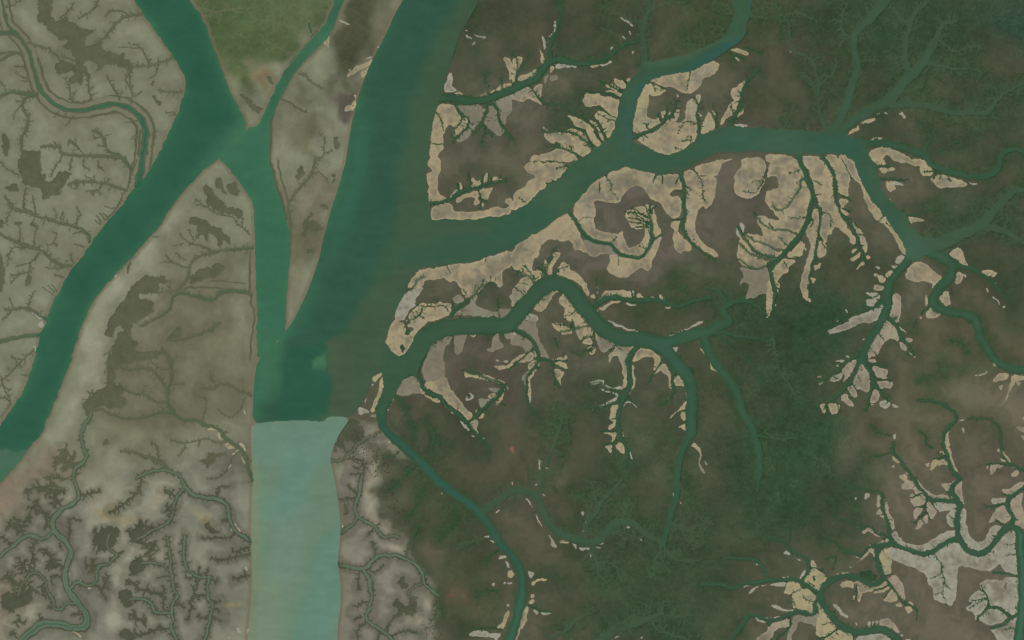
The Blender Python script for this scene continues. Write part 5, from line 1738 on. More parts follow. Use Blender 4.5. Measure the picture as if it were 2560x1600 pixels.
# --- east: forest and brown mud
for u, v, r, c, a, d in (
    (2080, 60, 130, DEEP, .95, .9), (2280, 90, 170, DEEP, .95, .9), (2400, 60, 110, TEAL, .95, .8), (1930, 60, 110, GREEN, .9, .8),
    (1820, 40, 70, BRN, .6, .4), (1960, 230, 70, GREEN, .8, .7), (2080, 180, 60, BRN, .5, .4), (2160, 240, 90, GREEN, .9, .8),
    (2240, 170, 50, BRN, .3, .5), (2350, 130, 60, BRN, .8, .3), (2400, 185, 45, (82, 76, 60), .8, .2), (2300, 90, 60, (66, 72, 52), .6, .6),
    (2330, 215, 60, GREEN, .8, .7), (2260, 250, 70, BRN, .8, .4), (2390, 255, 50, GREEN, .8, .7), (2200, 310, 55, BRN, .6, .3), (2080, 270, 40, GREEN, .7, .6),
    (1780, 60, 60, BRN, .6, .4), (1690, 80, 100, (62, 74, 50), .95, .7), (1640, 40, 60, (66, 74, 52), .8, .6), (1560, 120, 60, BRN, .7, .4),
    (1440, 40, 110, (66, 73, 53), .85, .55), (1460, 110, 60, BRN, .7, .3), (1390, 110, 45, GREEN, .7, .6), (1320, 50, 70, BRN, .7, .3), (1270, 60, 40, (70, 72, 54), .6, .4),
    (1200, 30, 80, (66, 72, 53), .85, .55), (1140, 110, 50, (58, 72, 54), .9, .6), (1120, 40, 45, (62, 70, 52), .8, .6), (1180, 130, 40, BRN, .6, .3), (1100, 180, 40, BRN, .6, .3),
    (1260, 110, 45, (82, 76, 62), .8, .1), (1210, 180, 50, MAUVE, .7, 0), (1240, 130, 35, BRN, .6, .3), (1470, 170, 30, BRN, .6, .3), (1510, 175, 25, MAUVE, .6, 0),
    (1390, 185, 40, MAUVE, .8, 0), (1360, 215, 30, BRN, .7, .2), (1440, 225, 40, GREEN, .8, .7), (1420, 240, 30, GREEN, .7, .6), (1390, 205, 30, BRN, .5, .3),
    (1380, 260, 35, GREEN, .8, .7), (1340, 290, 35, (64, 74, 55), .8, .6), (1310, 300, 25, GREEN, .6, .6), (1230, 260, 50, MAUVE, .8, 0), (1120, 340, 60, MAUVE, .8, 0),
    (1640, 240, 50, MAUVE, .7, 0), (1770, 110, 35, BRN, .6, .2), (1740, 190, 35, MAUVE, .7, 0), (1800, 160, 40, (80, 76, 62), .7, .1), (1840, 200, 60, BRN, .7, .3), (1860, 130, 40, (84, 78, 64), .7, .1),
    (1790, 220, 40, (64, 74, 52), .8, .6), (1880, 90, 40, (72, 72, 54), .6, .4), (1920, 160, 50, (78, 74, 58), .7, .2), (1880, 270, 50, (74, 74, 57), .7, .3), (1800, 270, 30, BRN, .7, .3), (1975, 140, 40, (72, 72, 54), .6, .4),
    (2150, 290, 50, (84, 78, 64), .7, .1), (2320, 300, 50, BRN, .7, .3), (2400, 320, 50, GREEN, .7, .6), (2300, 350, 50, GREEN, .9, .8), (2200, 330, 40, GREEN, .7, .7),
    (2390, 410, 60, GREEN, .7, .6), (2330, 400, 60, BRN, .5, .4), (2200, 430, 50, BRN, .7, .2), (2130, 420, 30, MAUVE, .7, 0), (2170, 450, 35, (80, 76, 61), .6, .2), (2230, 470, 30, (60, 74, 53), .8, .6),
    (2280, 520, 60, (50, 73, 51), .95, .9), (2230, 540, 45, GREEN, .9, .8), (2330, 520, 40, GREEN, .8, .7), (2380, 520, 50, GREEN, .8, .7), (2210, 505, 25, BRN, .6, .2), (2330, 460, 40, BRN, .7, .3),
    (2340, 610, 60, (70, 74, 55), .8, .4), (2290, 640, 40, BRN, .7, .2), (2390, 660, 50, GREEN, .8, .7), (2330, 690, 40, BRN, .7, .3), (2400, 740, 50, GREEN, .6, .5),
    (2290, 800, 70, (84, 80, 62), .7, .1), (2200, 800, 50, (78, 77, 58), .7, .3), (2150, 780, 40, (66, 76, 54), .8, .5), (2330, 900, 80, (90, 90, 68), .7, .1), (2200, 900, 60, (80, 84, 62), .7, .2),
    (2100, 680, 40, BRN, .7, .2), (2060, 630, 40, (68, 73, 54), .8, .4), (1980, 650, 60, (66, 73, 53), .85, .5), (1960, 720, 60, GREEN, .9, .7), (2010, 700, 40, BRN, .6, .3), (1990, 580, 30, BRN, .6, .2), (2060, 700, 35, GREEN, .7, .6),
    (1760, 740, 80, (52, 73, 51), .95, .9), (1680, 680, 50, (68, 74, 54), .8, .5), (1640, 620, 40, MAUVE, .6, 0), (1790, 640, 40, BRN, .7, .3), (1780, 600, 40, (82, 78, 62), .7, .1), (1830, 580, 35, BRN, .8, .3), (1840, 660, 40, (66, 74, 54), .7, .5),
    (1560, 730, 60, (72, 74, 55), .8, .4), (1480, 720, 50, (72, 73, 55), .85, .4), (1500, 750, 40, (66, 74, 53), .8, .5), (1440, 700, 40, BRN, .7, .2), (1600, 690, 40, (64, 74, 53), .8, .5),
    (1850, 760, 80, GREEN, .95, .8), (1930, 780, 80, DEEP, .95, .9), (1890, 850, 90, DEEP, .9, .9), (1770, 850, 80, (62, 74, 52), .9, .6), (1690, 880, 50, (76, 74, 56), .7, .3), (1640, 850, 40, BRN, .8, .2),
    (1730, 960, 60, BRN, .7, .3), (1690, 940, 50, (66, 73, 53), .8, .5), (1860, 960, 100, GREEN, .95, .8), (1960, 880, 60, (70, 74, 55), .7, .4), (2000, 930, 50, BRN, .5, .2), (1980, 1000, 60, (74, 72, 55), .8, .3),
    (2080, 880, 50, BRN, .6, .2), (2100, 780, 40, (84, 80, 62), .6, .1), (2050, 1020, 60, (86, 82, 66), .7, .1), (1940, 1060, 70, DEEP, .9, .8), (1850, 1080, 110, DEEP, .97, .9), (1760, 1080, 90, (52, 72, 50), .95, .8),
    (1660, 1060, 60, (68, 72, 54), .8, .5), (1600, 980, 50, (74, 72, 57), .7, .3), (1590, 900, 40, (86, 82, 68), .7, .0), (1560, 950, 35, (66, 74, 53), .8, .5), (1510, 1010, 35, (60, 74, 52), .8, .6), (1560, 1060, 50, (60, 74, 52), .85, .6),
    (1440, 900, 60, (62, 74, 53), .85, .6), (1390, 870, 40, MAUVE, .6, 0), (1420, 960, 50, (64, 73, 53), .8, .5), (1350, 980, 50, GREEN, .75, .7), (1310, 940, 40, BRN, .7, .3), (1280, 1000, 50, (62, 74, 53), .85, .6),
    (1400, 1040, 50, (82, 77, 62), .7, .1), (1340, 1060, 60, (70, 73, 54), .8, .4), (1440, 1110, 60, (60, 74, 52), .85, .6), (1500, 1130, 60, GREEN, .9, .7), (1250, 1080, 50, BRN, .8, .2), (1210, 1060, 40, (86, 80, 66), .7, .0),
    (1210, 1140, 50, (72, 73, 54), .8, .4), (1120, 1040, 60, (66, 73, 53), .85, .5), (1060, 1000, 50, (72, 73, 55), .85, .4), (960, 960, 40, (84, 76, 62), .7, .1), (980, 1010, 30, BRN, .7, .2), (1010, 920, 40, MAUVE, .5, 0),
    (1050, 1120, 60, (70, 73, 55), .8, .4), (1000, 1140, 70, (70, 77, 56), .9, .5), (1100, 1170, 70, (76, 74, 57), .8, .3), (1040, 1240, 70, (64, 76, 53), .9, .6), (1140, 1270, 60, (70, 74, 55), .85, .4), (1090, 1330, 60, (66, 74, 54), .85, .5),
    (1120, 1390, 60, (68, 74, 54), .85, .5), (1080, 1450, 70, (66, 74, 54), .9, .5), (1170, 1330, 40, (76, 76, 58), .7, .3), (1010, 1290, 30, (92, 84, 70), .8, 0), (1080, 1400, 25, (96, 82, 66), .8, 0),
    (1330, 1180, 50, (74, 72, 56), .8, .3), (1290, 1250, 60, (84, 76, 62), .8, .1), (1380, 1190, 60, (66, 74, 53), .85, .5), (1340, 1290, 60, (70, 74, 55), .8, .4), (1420, 1240, 50, (66, 74, 53), .85, .6), (1300, 1340, 40, BRN, .7, .2),
    (1480, 1250, 90, (60, 75, 52), .9, .7), (1560, 1280, 80, (58, 74, 52), .9, .7), (1520, 1180, 50, (76, 74, 58), .6, .2), (1600, 1190, 40, BRN, .7, .2), (1640, 1170, 60, GREEN, .8, .7), (1420, 1360, 90, (62, 75, 53), .9, .6), (1360, 1400, 50, (78, 76, 60), .7, .2), (1460, 1290, 30, BRN, .6, .2),
    (1540, 1400, 90, (60, 75, 52), .9, .7), (1640, 1340, 80, (58, 74, 52), .9, .7), (1450, 1460, 100, (58, 74, 53), .9, .7), (1600, 1480, 90, (58, 74, 53), .9, .7), (1700, 1440, 70, (62, 76, 55), .9, .6), (1330, 1470, 40, (74, 74, 56), .7, .3),
    (1700, 1260, 80, (64, 75, 54), .9, .6), (1760, 1180, 80, (54, 73, 51), .9, .8), (1680, 1150, 40, BRN, .6, .3), (1800, 1260, 60, (66, 76, 55), .85, .5), (1880, 1200, 90, (48, 73, 50), .95, .9), (1780, 1340, 60, (82, 76, 60), .6, .1),
    (1960, 1170, 60, (60, 74, 52), .85, .6), (2010, 1200, 40, (54, 74, 51), .8, .7), (1860, 1290, 40, (76, 76, 58), .6, .2), (2030, 1290, 30, (62, 76, 54), .8, .5), (1950, 1260, 40, (82, 79, 62), .6, .1), (1740, 1400, 50, (66, 76, 55), .8, .5), (1800, 1440, 50, (74, 77, 58), .7, .3), (1730, 1500, 50, (72, 76, 57), .7, .3),
    (2150, 1060, 60, (98, 92, 74), .8, 0), (2250, 1050, 70, (96, 91, 74), .8, 0), (2150, 960, 60, (88, 88, 67), .7, .1), (2260, 960, 60, (92, 91, 70), .7, .1), (2380, 980, 70, (97, 92, 75), .8, 0), (2110, 1130, 50, (92, 88, 70), .7, 0),
    (2380, 830, 50, (86, 84, 65), .7, .1), (2240, 720, 50, (90, 85, 69), .7, 0), (2320, 760, 50, (88, 84, 67), .7, .1)):
    blob(soil, u, v, r, c, a, d)
soft_poly(soil, "F 2080,1080 2440,1080 2440,1530 1960,1530 2060,1300 2090,1160", (98, 92, 77), 30, 0.85, dens=0)
soft_poly(soil, "F 1420,430 1480,430 1560,520 1600,640 1580,660 1440,640 1380,640 1300,600 1340,570 1420,600", (90, 85, 74), 10, 0.8, dens=0)
soft_poly(soil, "F 1690,380 1740,370 1830,480 1780,520 1700,560 1640,540 1660,500", (92, 87, 75), 8, 0.7, dens=0)
soft_poly(soil, "F 1060,780 1140,800 1220,840 1230,950 1170,980 1100,920 1060,880", (88, 82, 70), 10, 0.7, dens=0)
vary = cnoise(120, 41) * 0.5 + cnoise(50, 42) * 0.5
east = np.clip(0.5 - poly_sdf(cx, cy, parse_pts(EASTLAND)) / 40, 0, 1)
soil *= (1 + vary * (0.035 + 0.03 * east))[..., None]
leaf = np.clip(leaf + vary * 0.06, 0, 1)

# --- river water colours (sediment)
wat = np.zeros(cx.shape + (3,)); wat[:] = alb(58, 87, 65)
wnx, wny = wx_, wy_
soft_poly(wat, "P -200,-200 760,-200 700,400 735,830 640,1000 500,1300 -200,1700", (47, 91, 70), 20)
soft_poly(wat, "P 500,430 600,300 690,270 760,150 850,-130 930,-130 840,100 720,260 690,400 740,560 735,830 700,1000 620,1060 620,600", (57, 104, 79), 34)
blob(wat, 490, 40, 60, (43, 86, 66), .8); blob(wat, 470, 170, 60, (41, 84, 64), .8); blob(wat, 490, 290, 50, (38, 84, 64), .8)
blob(wat, 640, 170, 40, (66, 109, 78), .8); blob(wat, 720, 90, 40, (66, 107, 78), .8); blob(wat, 560, 330, 50, (60, 104, 82), .7); blob(wat, 780, 30, 40, (54, 88, 70), .9)
for u, v in ((420, 420), (370, 480), (320, 550), (270, 610), (210, 690), (170, 760), (140, 840), (110, 920), (70, 1000), (440, 370)):
    blob(wat, u, v, 30, (42, 86, 66), .8)
soft_poly(wat, "C1 -600,1240 260,1240 300,1300 0,1900 -600,1700", (71, 104, 83), 3)
soft_poly(wat, "P 1008,-150 1200,-150 1110,150 1040,420 960,620 905,760 860,900 800,1050 640,1050 690,890 740,800 800,640 850,440 900,240", (49, 86, 67), 16)
soft_poly(wat, "P 880,300 900,240 935,300 910,420 880,540 840,640 800,740 760,820 700,900 640,900 690,860 735,797 799,650 846,466", (54, 98, 76), 30, .8)
soft_poly(wat, "P 1040,-150 1150,-150 1100,100 1020,300 960,480 935,620 900,640 905,480 930,300 985,120", (50, 84, 67), 18, .8)
soft_poly(wat, "P 1215,-150 1205,0 1150,95 1120,240 1095,330 1080,480 1085,560 1300,540 1260,556 1090,588 1010,598 985,560 990,420 1020,330 1040,200 1110,60 1165,-50", (63, 87, 65), 20)
soft_poly(wat, "P 1060,672 1110,668 1010,712 1000,760 975,830 960,900 940,950 880,1060 815,1060 820,930 850,860 880,800 930,720 1000,675", (65, 87, 65), 16)
soft_poly(wat, "P 640,1100 640,840 720,835 715,870 700,960 660,1040", (62, 108, 80), 20, .7)
soft_poly(wat, "P 730,880 780,860 819,830 819,1045 690,1050 700,960", (43, 87, 67), 10, .9)
soft_poly(wat, "P 821,850 880,830 880,1060 821,1060", (68, 87, 65), 4, .9)
soft_poly(wat, "P 812,875 819,880 819,916 785,915 790,895", (62, 108, 78), 3, .9)
soft_poly(wat, "P 1000,640 1100,600 1250,570 1400,500 1500,400 1600,385 1700,395 1800,350 2000,345 2130,360 2200,480 2320,600 2280,640 2180,520 2120,400 1900,370 1780,375 1640,430 1500,425 1350,560 1200,635 1060,665", (55, 87, 67), 6)
blob(wat, 1740, 335, 60, (58, 92, 74), .8); blob(wat, 1850, 345, 40, (66, 94, 74), .7); blob(wat, 2000, 340, 40, (52, 90, 74), .7)
blob(wat, 1230, 520, 60, (52, 88, 68), .7); blob(wat, 1330, 450, 40, (66, 92, 68), .7); blob(wat, 1420, 360, 40, (64, 92, 68), .6)
soft_poly(wat, "P 1560,380 1545,300 1590,210 1700,165 1860,80 1870,-150 1900,-150 1880,60 1800,150 1650,195 1610,230 1590,330", (50, 88, 75), 6)
soft_poly(wat, "P 1575,370 1580,300 1600,220 1590,205 1560,260 1540,360", (64, 90, 72), 6, .5)
soft_poly(wat, "P 1600,150 1830,90 1840,40 1830,100 1700,150 1620,170", (66, 92, 70), 6, .7)
soft_poly(wat, "P 1930,-150 2760,-150 2760,640 2350,640 2280,600 2160,350 1960,310", (61, 86, 64), 12)
blob(wat, 2020, 120, 50, (56, 88, 72), .8); blob(wat, 2000, 250, 40, (54, 90, 76), .8); blob(wat, 2160, 600, 40, (66, 96, 76), .8)
soft_poly(wat, "P 1060,870 1120,800 1280,830 1330,720 1390,680 1450,720 1520,830 1620,850 1700,820 1780,900 1760,1060 1690,1110 1680,900 1600,890 1480,850 1380,740 1280,830 1120,850", (58, 86, 65), 8)
blob(wat, 1570, 820, 60, (58, 90, 74), .8); blob(wat, 1630, 960, 60, (54, 88, 72), .8)
soft_poly(wat, "P 930,1030 1000,1060 1120,1180 1280,1360 1340,1440 1300,1640 1260,1640 1280,1440 1220,1330 1080,1180 940,1070", (46, 88, 74), 8)
soft_poly(wat, "P 1300,1400 1340,1460 1280,1700 1240,1700", (56, 94, 72), 8, .7)
soft_poly(wat, "P 2540,1300 2760,1300 2760,1700 2520,1700", (62, 98, 78), 8)
PALE = "P 600,1062 640,1060 685,1053 762,1051 809,1055 820,1041 900,1043 900,1900 560,1900"
pal = np.zeros(cx.shape + (3,)); pal[:] = alb(110, 136, 115)
soft_poly(pal, "P 600,1050 900,1050 860,1140 760,1160 600,1130", (108, 137, 120), 30)
soft_poly(pal, "P 690,1200 740,1060 800,1150 770,1260 700,1330 650,1280", (105, 139, 123), 30, .8)
soft_poly(pal, "P 790,1360 850,1300 850,1500 760,1700 700,1700 760,1480", (104, 137, 119), 12)
soft_poly(pal, "P 800,1500 835,1400 850,1560 840,1700 760,1700", (104, 138, 121), 30, .7)
soft_poly(pal, "P 640,1400 720,1460 690,1700 600,1700", (122, 141, 118), 30, .8)
soft_poly(pal, "P 700,1300 780,1280 760,1420 700,1500 660,1420", (116, 140, 122), 25, .7)
soft_poly(pal, "P 610,1050 640,1050 645,1300 640,1700 610,1700", (126, 136, 108), 8, .6)

soilG = up(soil.astype(np.float32), CX[0], CY[0], CST)
leafG = up(leaf.astype(np.float32), CX[0], CY[0], CST)
eastG = up(east.astype(np.float32), CX[0], CY[0], CST)
watG = up(wat.astype(np.float32), CX[0], CY[0], CST)
palG = up(pal.astype(np.float32), CX[0], CY[0], CST) * np.array([0.89, 0.90, 0.88], np.float32)
del soil, wat, pal
southG = np.clip((GY - 1130) / 130, 0, 1) * (1 - eastG)        # grey south-west flats
southG = np.maximum(southG, np.clip((GX - 822) / 20, 0, 1) * np.clip((GY - 985) / 40, 0, 1) * (1 - eastG))

n_fine = noise(3.5, 51); n_mid = noise(9, 52); n_big = fbm(90, 4, 53); n_streak = noise(30, 57, aniso=0.35)
def A3(c): return np.array(alb(*c), np.float32)[None, None, :]
def mix(a, b, k): return a * (1 - k[..., None]) + b * k[..., None]

sysarr = [st for _, st, _ in systems]
styG = np.array([1.0 if s == 'G' else 0.0 for s in sysarr] + [0.0], np.float32)

chan = np.clip(np.minimum(np.minimum(water, thin), fringe), -20, 46).astype(np.float32)
def blur(a, L):
    ky = np.fft.fftfreq(NY)[:, None] / STEP; kx = np.fft.rfftfreq(NX)[None, :] / STEP
    return np.fft.irfft2(np.fft.rfft2(a) * np.exp(-2 * math.pi ** 2 * L * L * (kx * kx + ky * ky)), s=a.shape).astype(np.float32)
cb = blur(chan, 5.0)
gy_, gx_ = np.gradient(cb)
gl = np.sqrt(gx_ * gx_ + gy_ * gy_) + 1e-4
gx_ /= gl; gy_ /= gl
src_n = noise(4.0, 55)
ii_, jj_ = np.meshgrid(np.arange(NX, dtype=np.float32), np.arange(NY, dtype=np.float32))
streak = np.zeros((NY, NX), np.float32)
for sg in (1, -1):
    px_ = ii_.copy(); py_ = jj_.copy()
    for k_ in range(7):
        a_ = np.clip(px_, 0, NX - 1).astype(np.int32); b_ = np.clip(py_, 0, NY - 1).astype(np.int32)
        streak += src_n[b_, a_]
        px_ += sg * gx_[b_, a_] * 1.4; py_ += sg * gy_[b_, a_] * 1.4
streak /= streak.std()
del ii_, jj_, px_, py_, a_, b_
sand = np.where(np.abs(sand) < 20, sand + streak * 0.25 + (streak + 0.5) * 0.8 * np.exp(-np.clip(chan, 0, 46) / 4.0), sand).astype(np.float32)
fd = np.clip((fringe + 5 * noise(18, 58) - 5) / (30.0 - 11.0 * np.clip((GY - 1130) / 130, 0, 1)), 0, 1)
fd = fd * fd * (3 - 2 * fd)

# ground
# bush spreads out from the forest creeks
off_flat = 1 - np.exp(-np.clip(sand, 0, 100) / 28.0)
spread = np.exp(-np.clip(chan, 0, 60) / 19.0) * eastG * off_flat * np.clip(0.75 + 0.25 * streak + 0.3 * noise(26, 59), 0, 1.2)
spread = np.clip(spread * np.clip((2560 - GX) / 500 + np.clip((1000 - GY) / 150, 0, 1), 0.35, 1), 0, 1)
soilG = soilG * (1 - 0.82 * spread[..., None]) + A3((55, 73, 50)) * (0.82 * spread[..., None])
leafG = np.clip(leafG + 0.4 * spread, 0, 1)
vmask = eastG * np.clip(sand / 6.0, 0, 1) * np.clip(0.35 + 0.5 * spread + 0.6 * leafG, 0, 1) * np.clip(chan / 3.0, 0, 1)
vh = np.exp(-np.clip(vein, 0, 40) / 4.5) * vmask
soilG = soilG * (1 - 0.5 * vh[..., None]) + A3((49, 69, 47)) * (0.5 * vh[..., None])
vl = np.clip(1.2 - vein / 1.2, 0, 1) * vmask
soilG = soilG * (1 - 0.55 * vl[..., None]) + A3((70, 86, 62)) * (0.55 * vl[..., None])
ridge = np.clip((chan - 14) / 22.0, 0, 1) * eastG * np.clip(1 - leafG * 1.3, 0, 1) * np.exp(-np.clip(8 - vein, 0, 8) / 6.0)
soilG = soilG * (1 + 0.17 * ridge)[..., None]
gcol = soilG * (1 + 0.045 * n_big + 0.018 * n_mid + 0.012 * n_fine)[..., None]
light = np.clip(fbm(60, 3, 61), -1, 1.5)
gcol *= (1 + 0.055 * light * (1 - eastG))[..., None]
tree_n = noise(4.2, 71) + 0.6 * noise(2.4, 72)
wisp = noise(24, 74) * 0.6 + noise(11, 73) * 0.6
gcol *= (1 + southG * (-0.13 + 0.30 * fd) + (1 - southG) * (1 - eastG) * (-0.06 + 0.17 * fd) + 0.03 * streak * southG)[..., None]
gcol *= (1 + leafG * (0.05 * streak + 0.03 * tree_n + 0.05 * wisp))[..., None]
# bare mud strip along the western rivers
strip = np.clip(1 - river_d / 11.0, 0, 1) * (1 - eastG) * (river_d > -30)
gcol = mix(gcol, A3((112, 103, 84)), 0.7 * np.clip(strip * 1.5, 0, 1))
gcol = mix(gcol, A3((112, 106, 86)), 0.35 * np.clip(0.5 - bankmud / 3.0, 0, 1) * (1 - eastG))
# narrow creeks: wet mud floor
cov = np.clip(0.35 - thin / 1.6, 0, 1)
ccol_w = mix(np.broadcast_to(A3((82, 92, 70)), gcol.shape), np.broadcast_to(A3((95, 110, 90)), gcol.shape), southG)
isG = styG[nid]
ccol_e = mix(np.broadcast_to(A3((54, 80, 57)), gcol.shape), np.broadcast_to(A3((70, 89, 65)), gcol.shape), isG)
ccol = mix(ccol_w, ccol_e, eastG)
ccol = mix(ccol, np.broadcast_to(A3((100, 106, 80)), gcol.shape), isG * (1 - eastG))
gcol = mix(gcol, ccol, cov * np.where(isG > 0, 0.8, 0.9))
# ground takes the belt colour under the mangrove belts; dark wet mud beside them
fcol = mix(np.broadcast_to(A3((91, 94, 72)), gcol.shape), np.broadcast_to(A3((80, 83, 65)), gcol.shape), southG)
fcol = mix(fcol, np.broadcast_to(A3((51, 75, 50)), gcol.shape), eastG)
halo = np.clip(0.7 - fringe / 3.0, 0, 1) * (1 - cov) * np.where(isG > 0, 0.4, 1.0)
gcol = mix(gcol, fcol * 1.04, 0.8 * halo)
halo2 = np.clip(1 - fringe / 9.0, 0, 1) * southG * (fringe > 0)
gcol = mix(gcol, A3((100, 99, 82)), 0.45 * halo2)
# scattered bush on the grey flats east of the pale river
bank = np.clip(-water / 4.0, 0, 1)
gcol = mix(gcol, A3((70, 74, 56)), bank * 0.8)
RED = np.clip(1.2 - np.hypot(GX - 1283, GY - 1124) / 8.0 + 0.25 * n_mid, 0, 1)
gcol = mix(gcol, A3((150, 98, 84)), RED * 0.85)
RED2 = np.clip(1.2 - np.hypot((GX - 1128) / 2.6, GY - 1487) / 5.0, 0, 1)
gcol = mix(gcol, A3((108, 82, 64)), RED2 * 0.7)

water_d = water
gz = 0.55 + 0.10 * n_big + 0.05 * n_mid
shore = np.clip(water * 0.28, -2.0, 0.62)
gz = np.where(water < 4, np.minimum(gz, shore + 0.02 * n_mid), gz)
gz = np.where((thin < 1.5) & (water > 2), gz - 0.25 * np.clip((1.5 - thin) / 2.5, 0, 1), gz)
far = np.zeros((NY, NX), bool); far[:, :outer] = far[:, -outer:] = True; far[:outer] = far[-outer:] = True

# ------------------------------------------------------------------ meshes
def mat(name, rough, spec, bump=0.0, scale=0.2):
    m = bpy.data.materials.new(name); m.use_nodes = True
    nt = m.node_tree; b = nt.nodes["Principled BSDF"]
    a = nt.nodes.new("ShaderNodeAttribute"); a.attribute_name = "albedo"
    tc = nt.nodes.new("ShaderNodeTexCoord")
    nz = nt.nodes.new("ShaderNodeTexNoise"); nz.inputs["Scale"].default_value = scale; nz.inputs["Detail"].default_value = 5
    nt.links.new(tc.outputs["Object"], nz.inputs["Vector"])
    mr = nt.nodes.new("ShaderNodeMapRange")
    mr.inputs["To Min"].default_value = 0.93; mr.inputs["To Max"].default_value = 1.07
    nt.links.new(nz.outputs["Fac"], mr.inputs["Value"])
    vm = nt.nodes.new("ShaderNodeVectorMath"); vm.operation = 'SCALE'
    nt.links.new(a.outputs["Color"], vm.inputs[0]); nt.links.new(mr.outputs[0], vm.inputs["Scale"])
    nt.links.new(vm.outputs[0], b.inputs["Base Color"])
    b.inputs["Roughness"].default_value = rough
    b.inputs["Specular IOR Level"].default_value = spec
    if bump:
        bp = nt.nodes.new("ShaderNodeBump"); bp.inputs["Strength"].default_value = bump; bp.inputs["Distance"].default_value = 0.3
        nt.links.new(nz.outputs["Fac"], bp.inputs["Height"]); nt.links.new(bp.outputs[0], b.inputs["Normal"])
    return m

M_MUD = mat("wet_mud", 0.95, 0.0, 0.15, 0.25)
M_SALT = mat("salt_crust", 0.95, 0.0, 0.1, 0.35)
M_LEAF = mat("mangrove_leaves", 0.9, 0.0, 0.15, 0.8)
M_WATER = mat("silty_water", 0.5, 0.05, 0.05, 0.06)
M_WOOD = mat("mangrove_wood", 0.9, 0.0)

WXm = (BX - 1280.0).astype(np.float32); WYm = (800.0 - BY).astype(np.float32)

def sheet(name, quads, z, colr, material, **props):
    jj, ii = np.nonzero(quads)
    if len(jj) < 2: return None
    v = (jj * NX + ii).astype(np.int64)
    q = np.stack([v, v + NX, v + NX + 1, v + 1], 1)
    used, inv = np.unique(q.ravel(), return_inverse=True)
    co = np.stack([WXm.ravel()[used], WYm.ravel()[used], z.ravel()[used]], 1).astype(np.float32)
    me = bpy.data.meshes.new(name)
    nq = len(q)
    me.vertices.add(len(used)); me.vertices.foreach_set("co", co.ravel())
    me.loops.add(nq * 4); me.loops.foreach_set("vertex_index", inv.astype(np.int32).ravel())
    me.polygons.add(nq)
    me.polygons.foreach_set("loop_start", np.arange(0, nq * 4, 4, dtype=np.int32))
    me.polygons.foreach_set("use_smooth", np.ones(nq, bool))
    at = me.attributes.new("albedo", 'FLOAT_COLOR', 'POINT')
    c4 = np.ones((len(used), 4), np.float32); c4[:, :3] = np.clip(colr.reshape(-1, 3)[used], 0.004, 0.9)
    at.data.foreach_set("color", c4.ravel())
    me.update(calc_edges=True)
    me.materials.append(material)
    o = bpy.data.objects.new(name, me)
    COL.objects.link(o)
    for k, val in props.items(): o[k] = val
    return o

def corners(f, op):
    return op(op(f[:-1, :-1], f[1:, :-1]), op(f[:-1, 1:], f[1:, 1:]))

allq = np.ones((NY - 1, NX - 1), bool)
sheet("ground", allq, gz, gcol, M_MUD, kind="structure", label="brown and grey tidal mud plain under all the creeks and flats", category="mud plain")

# water: one surface per river and per creek system
cmin = corners(water, np.minimum)
wq = cmin < 1.5
wc = watG.copy()
creek_m = (wid >= N_RIV)
sW = np.array([1.0 if s in 'S' else 0.0 for s in sysarr] + [0.0], np.float32)[wid]
lW = np.array([1.0 if s in 'L' else 0.0 for s in sysarr] + [0.0], np.float32)[wid]
gW = np.array([1.0 if s in 'G' else 0.0 for s in sysarr] + [0.0], np.float32)[wid]
cm = creek_m.astype(np.float32)
# blend into the river colour at the mouths
mouth = np.clip(river_d / 14.0, 0, 1)
narrow = np.clip((thin + 9.0) / 5.0, 0, 1)          # wide creeks keep the regional water colour
base_c = np.broadcast_to(A3((52, 82, 60)), wc.shape)
base_c = mix(base_c, np.broadcast_to(A3((62, 82, 60)), wc.shape), gW)
base_c = mix(base_c, np.broadcast_to(A3((92, 110, 90)), wc.shape), sW)
base_c = mix(base_c, np.broadcast_to(A3((82, 96, 72)), wc.shape), lW)
first = [i for i, s in enumerate(systems) if s[0].startswith("winding green")][0]
base_c = np.where((wid == first)[..., None] & (narrow < 0.9)[..., None], A3((62, 106, 76)), base_c)
wc = mix(wc, base_c, cm * mouth * np.where(narrow > 0, narrow, 0.15 + 0.85 * np.maximum(sW, lW)))
# shallows along the western banks are brighter green
shal = np.exp(np.clip(river_d, -80, 0) / 11.0) * (1 - eastG) * (wid < N_RIV) * (river_d < 3)
shal = shal * np.clip(0.55 + 0.25 * noise(70, 81), 0, 1)
wc = mix(wc, A3((66, 113, 80)), np.clip(shal, 0, 1) * 0.75)
pid = [i for i, s in enumerate(systems) if s[2] == "pale river"][0]
wc = np.where((wid == pid)[..., None], palG, wc)
wc = wc * (1 + 0.02 * n_big + 0.02 * n_streak)[..., None]
wz = np.zeros((NY, NX), np.float32)
q_id = wid[:-1, :-1]
RIVNAME = {"bay": "bay"}
for i, (lab, st, nm) in enumerate(systems):
    m = wq & (q_id == i)
    if not m.any(): continue
    if i < N_RIV:
        sheet("bay" if nm == "bay" else "river", m, wz, wc, M_WATER, kind="structure", label=lab, category="bay" if nm == "bay" else "river")
    else:
        sheet("tidal_creek", m, wz, wc, M_WATER, kind="structure", label="water of the " + lab, category="creek")

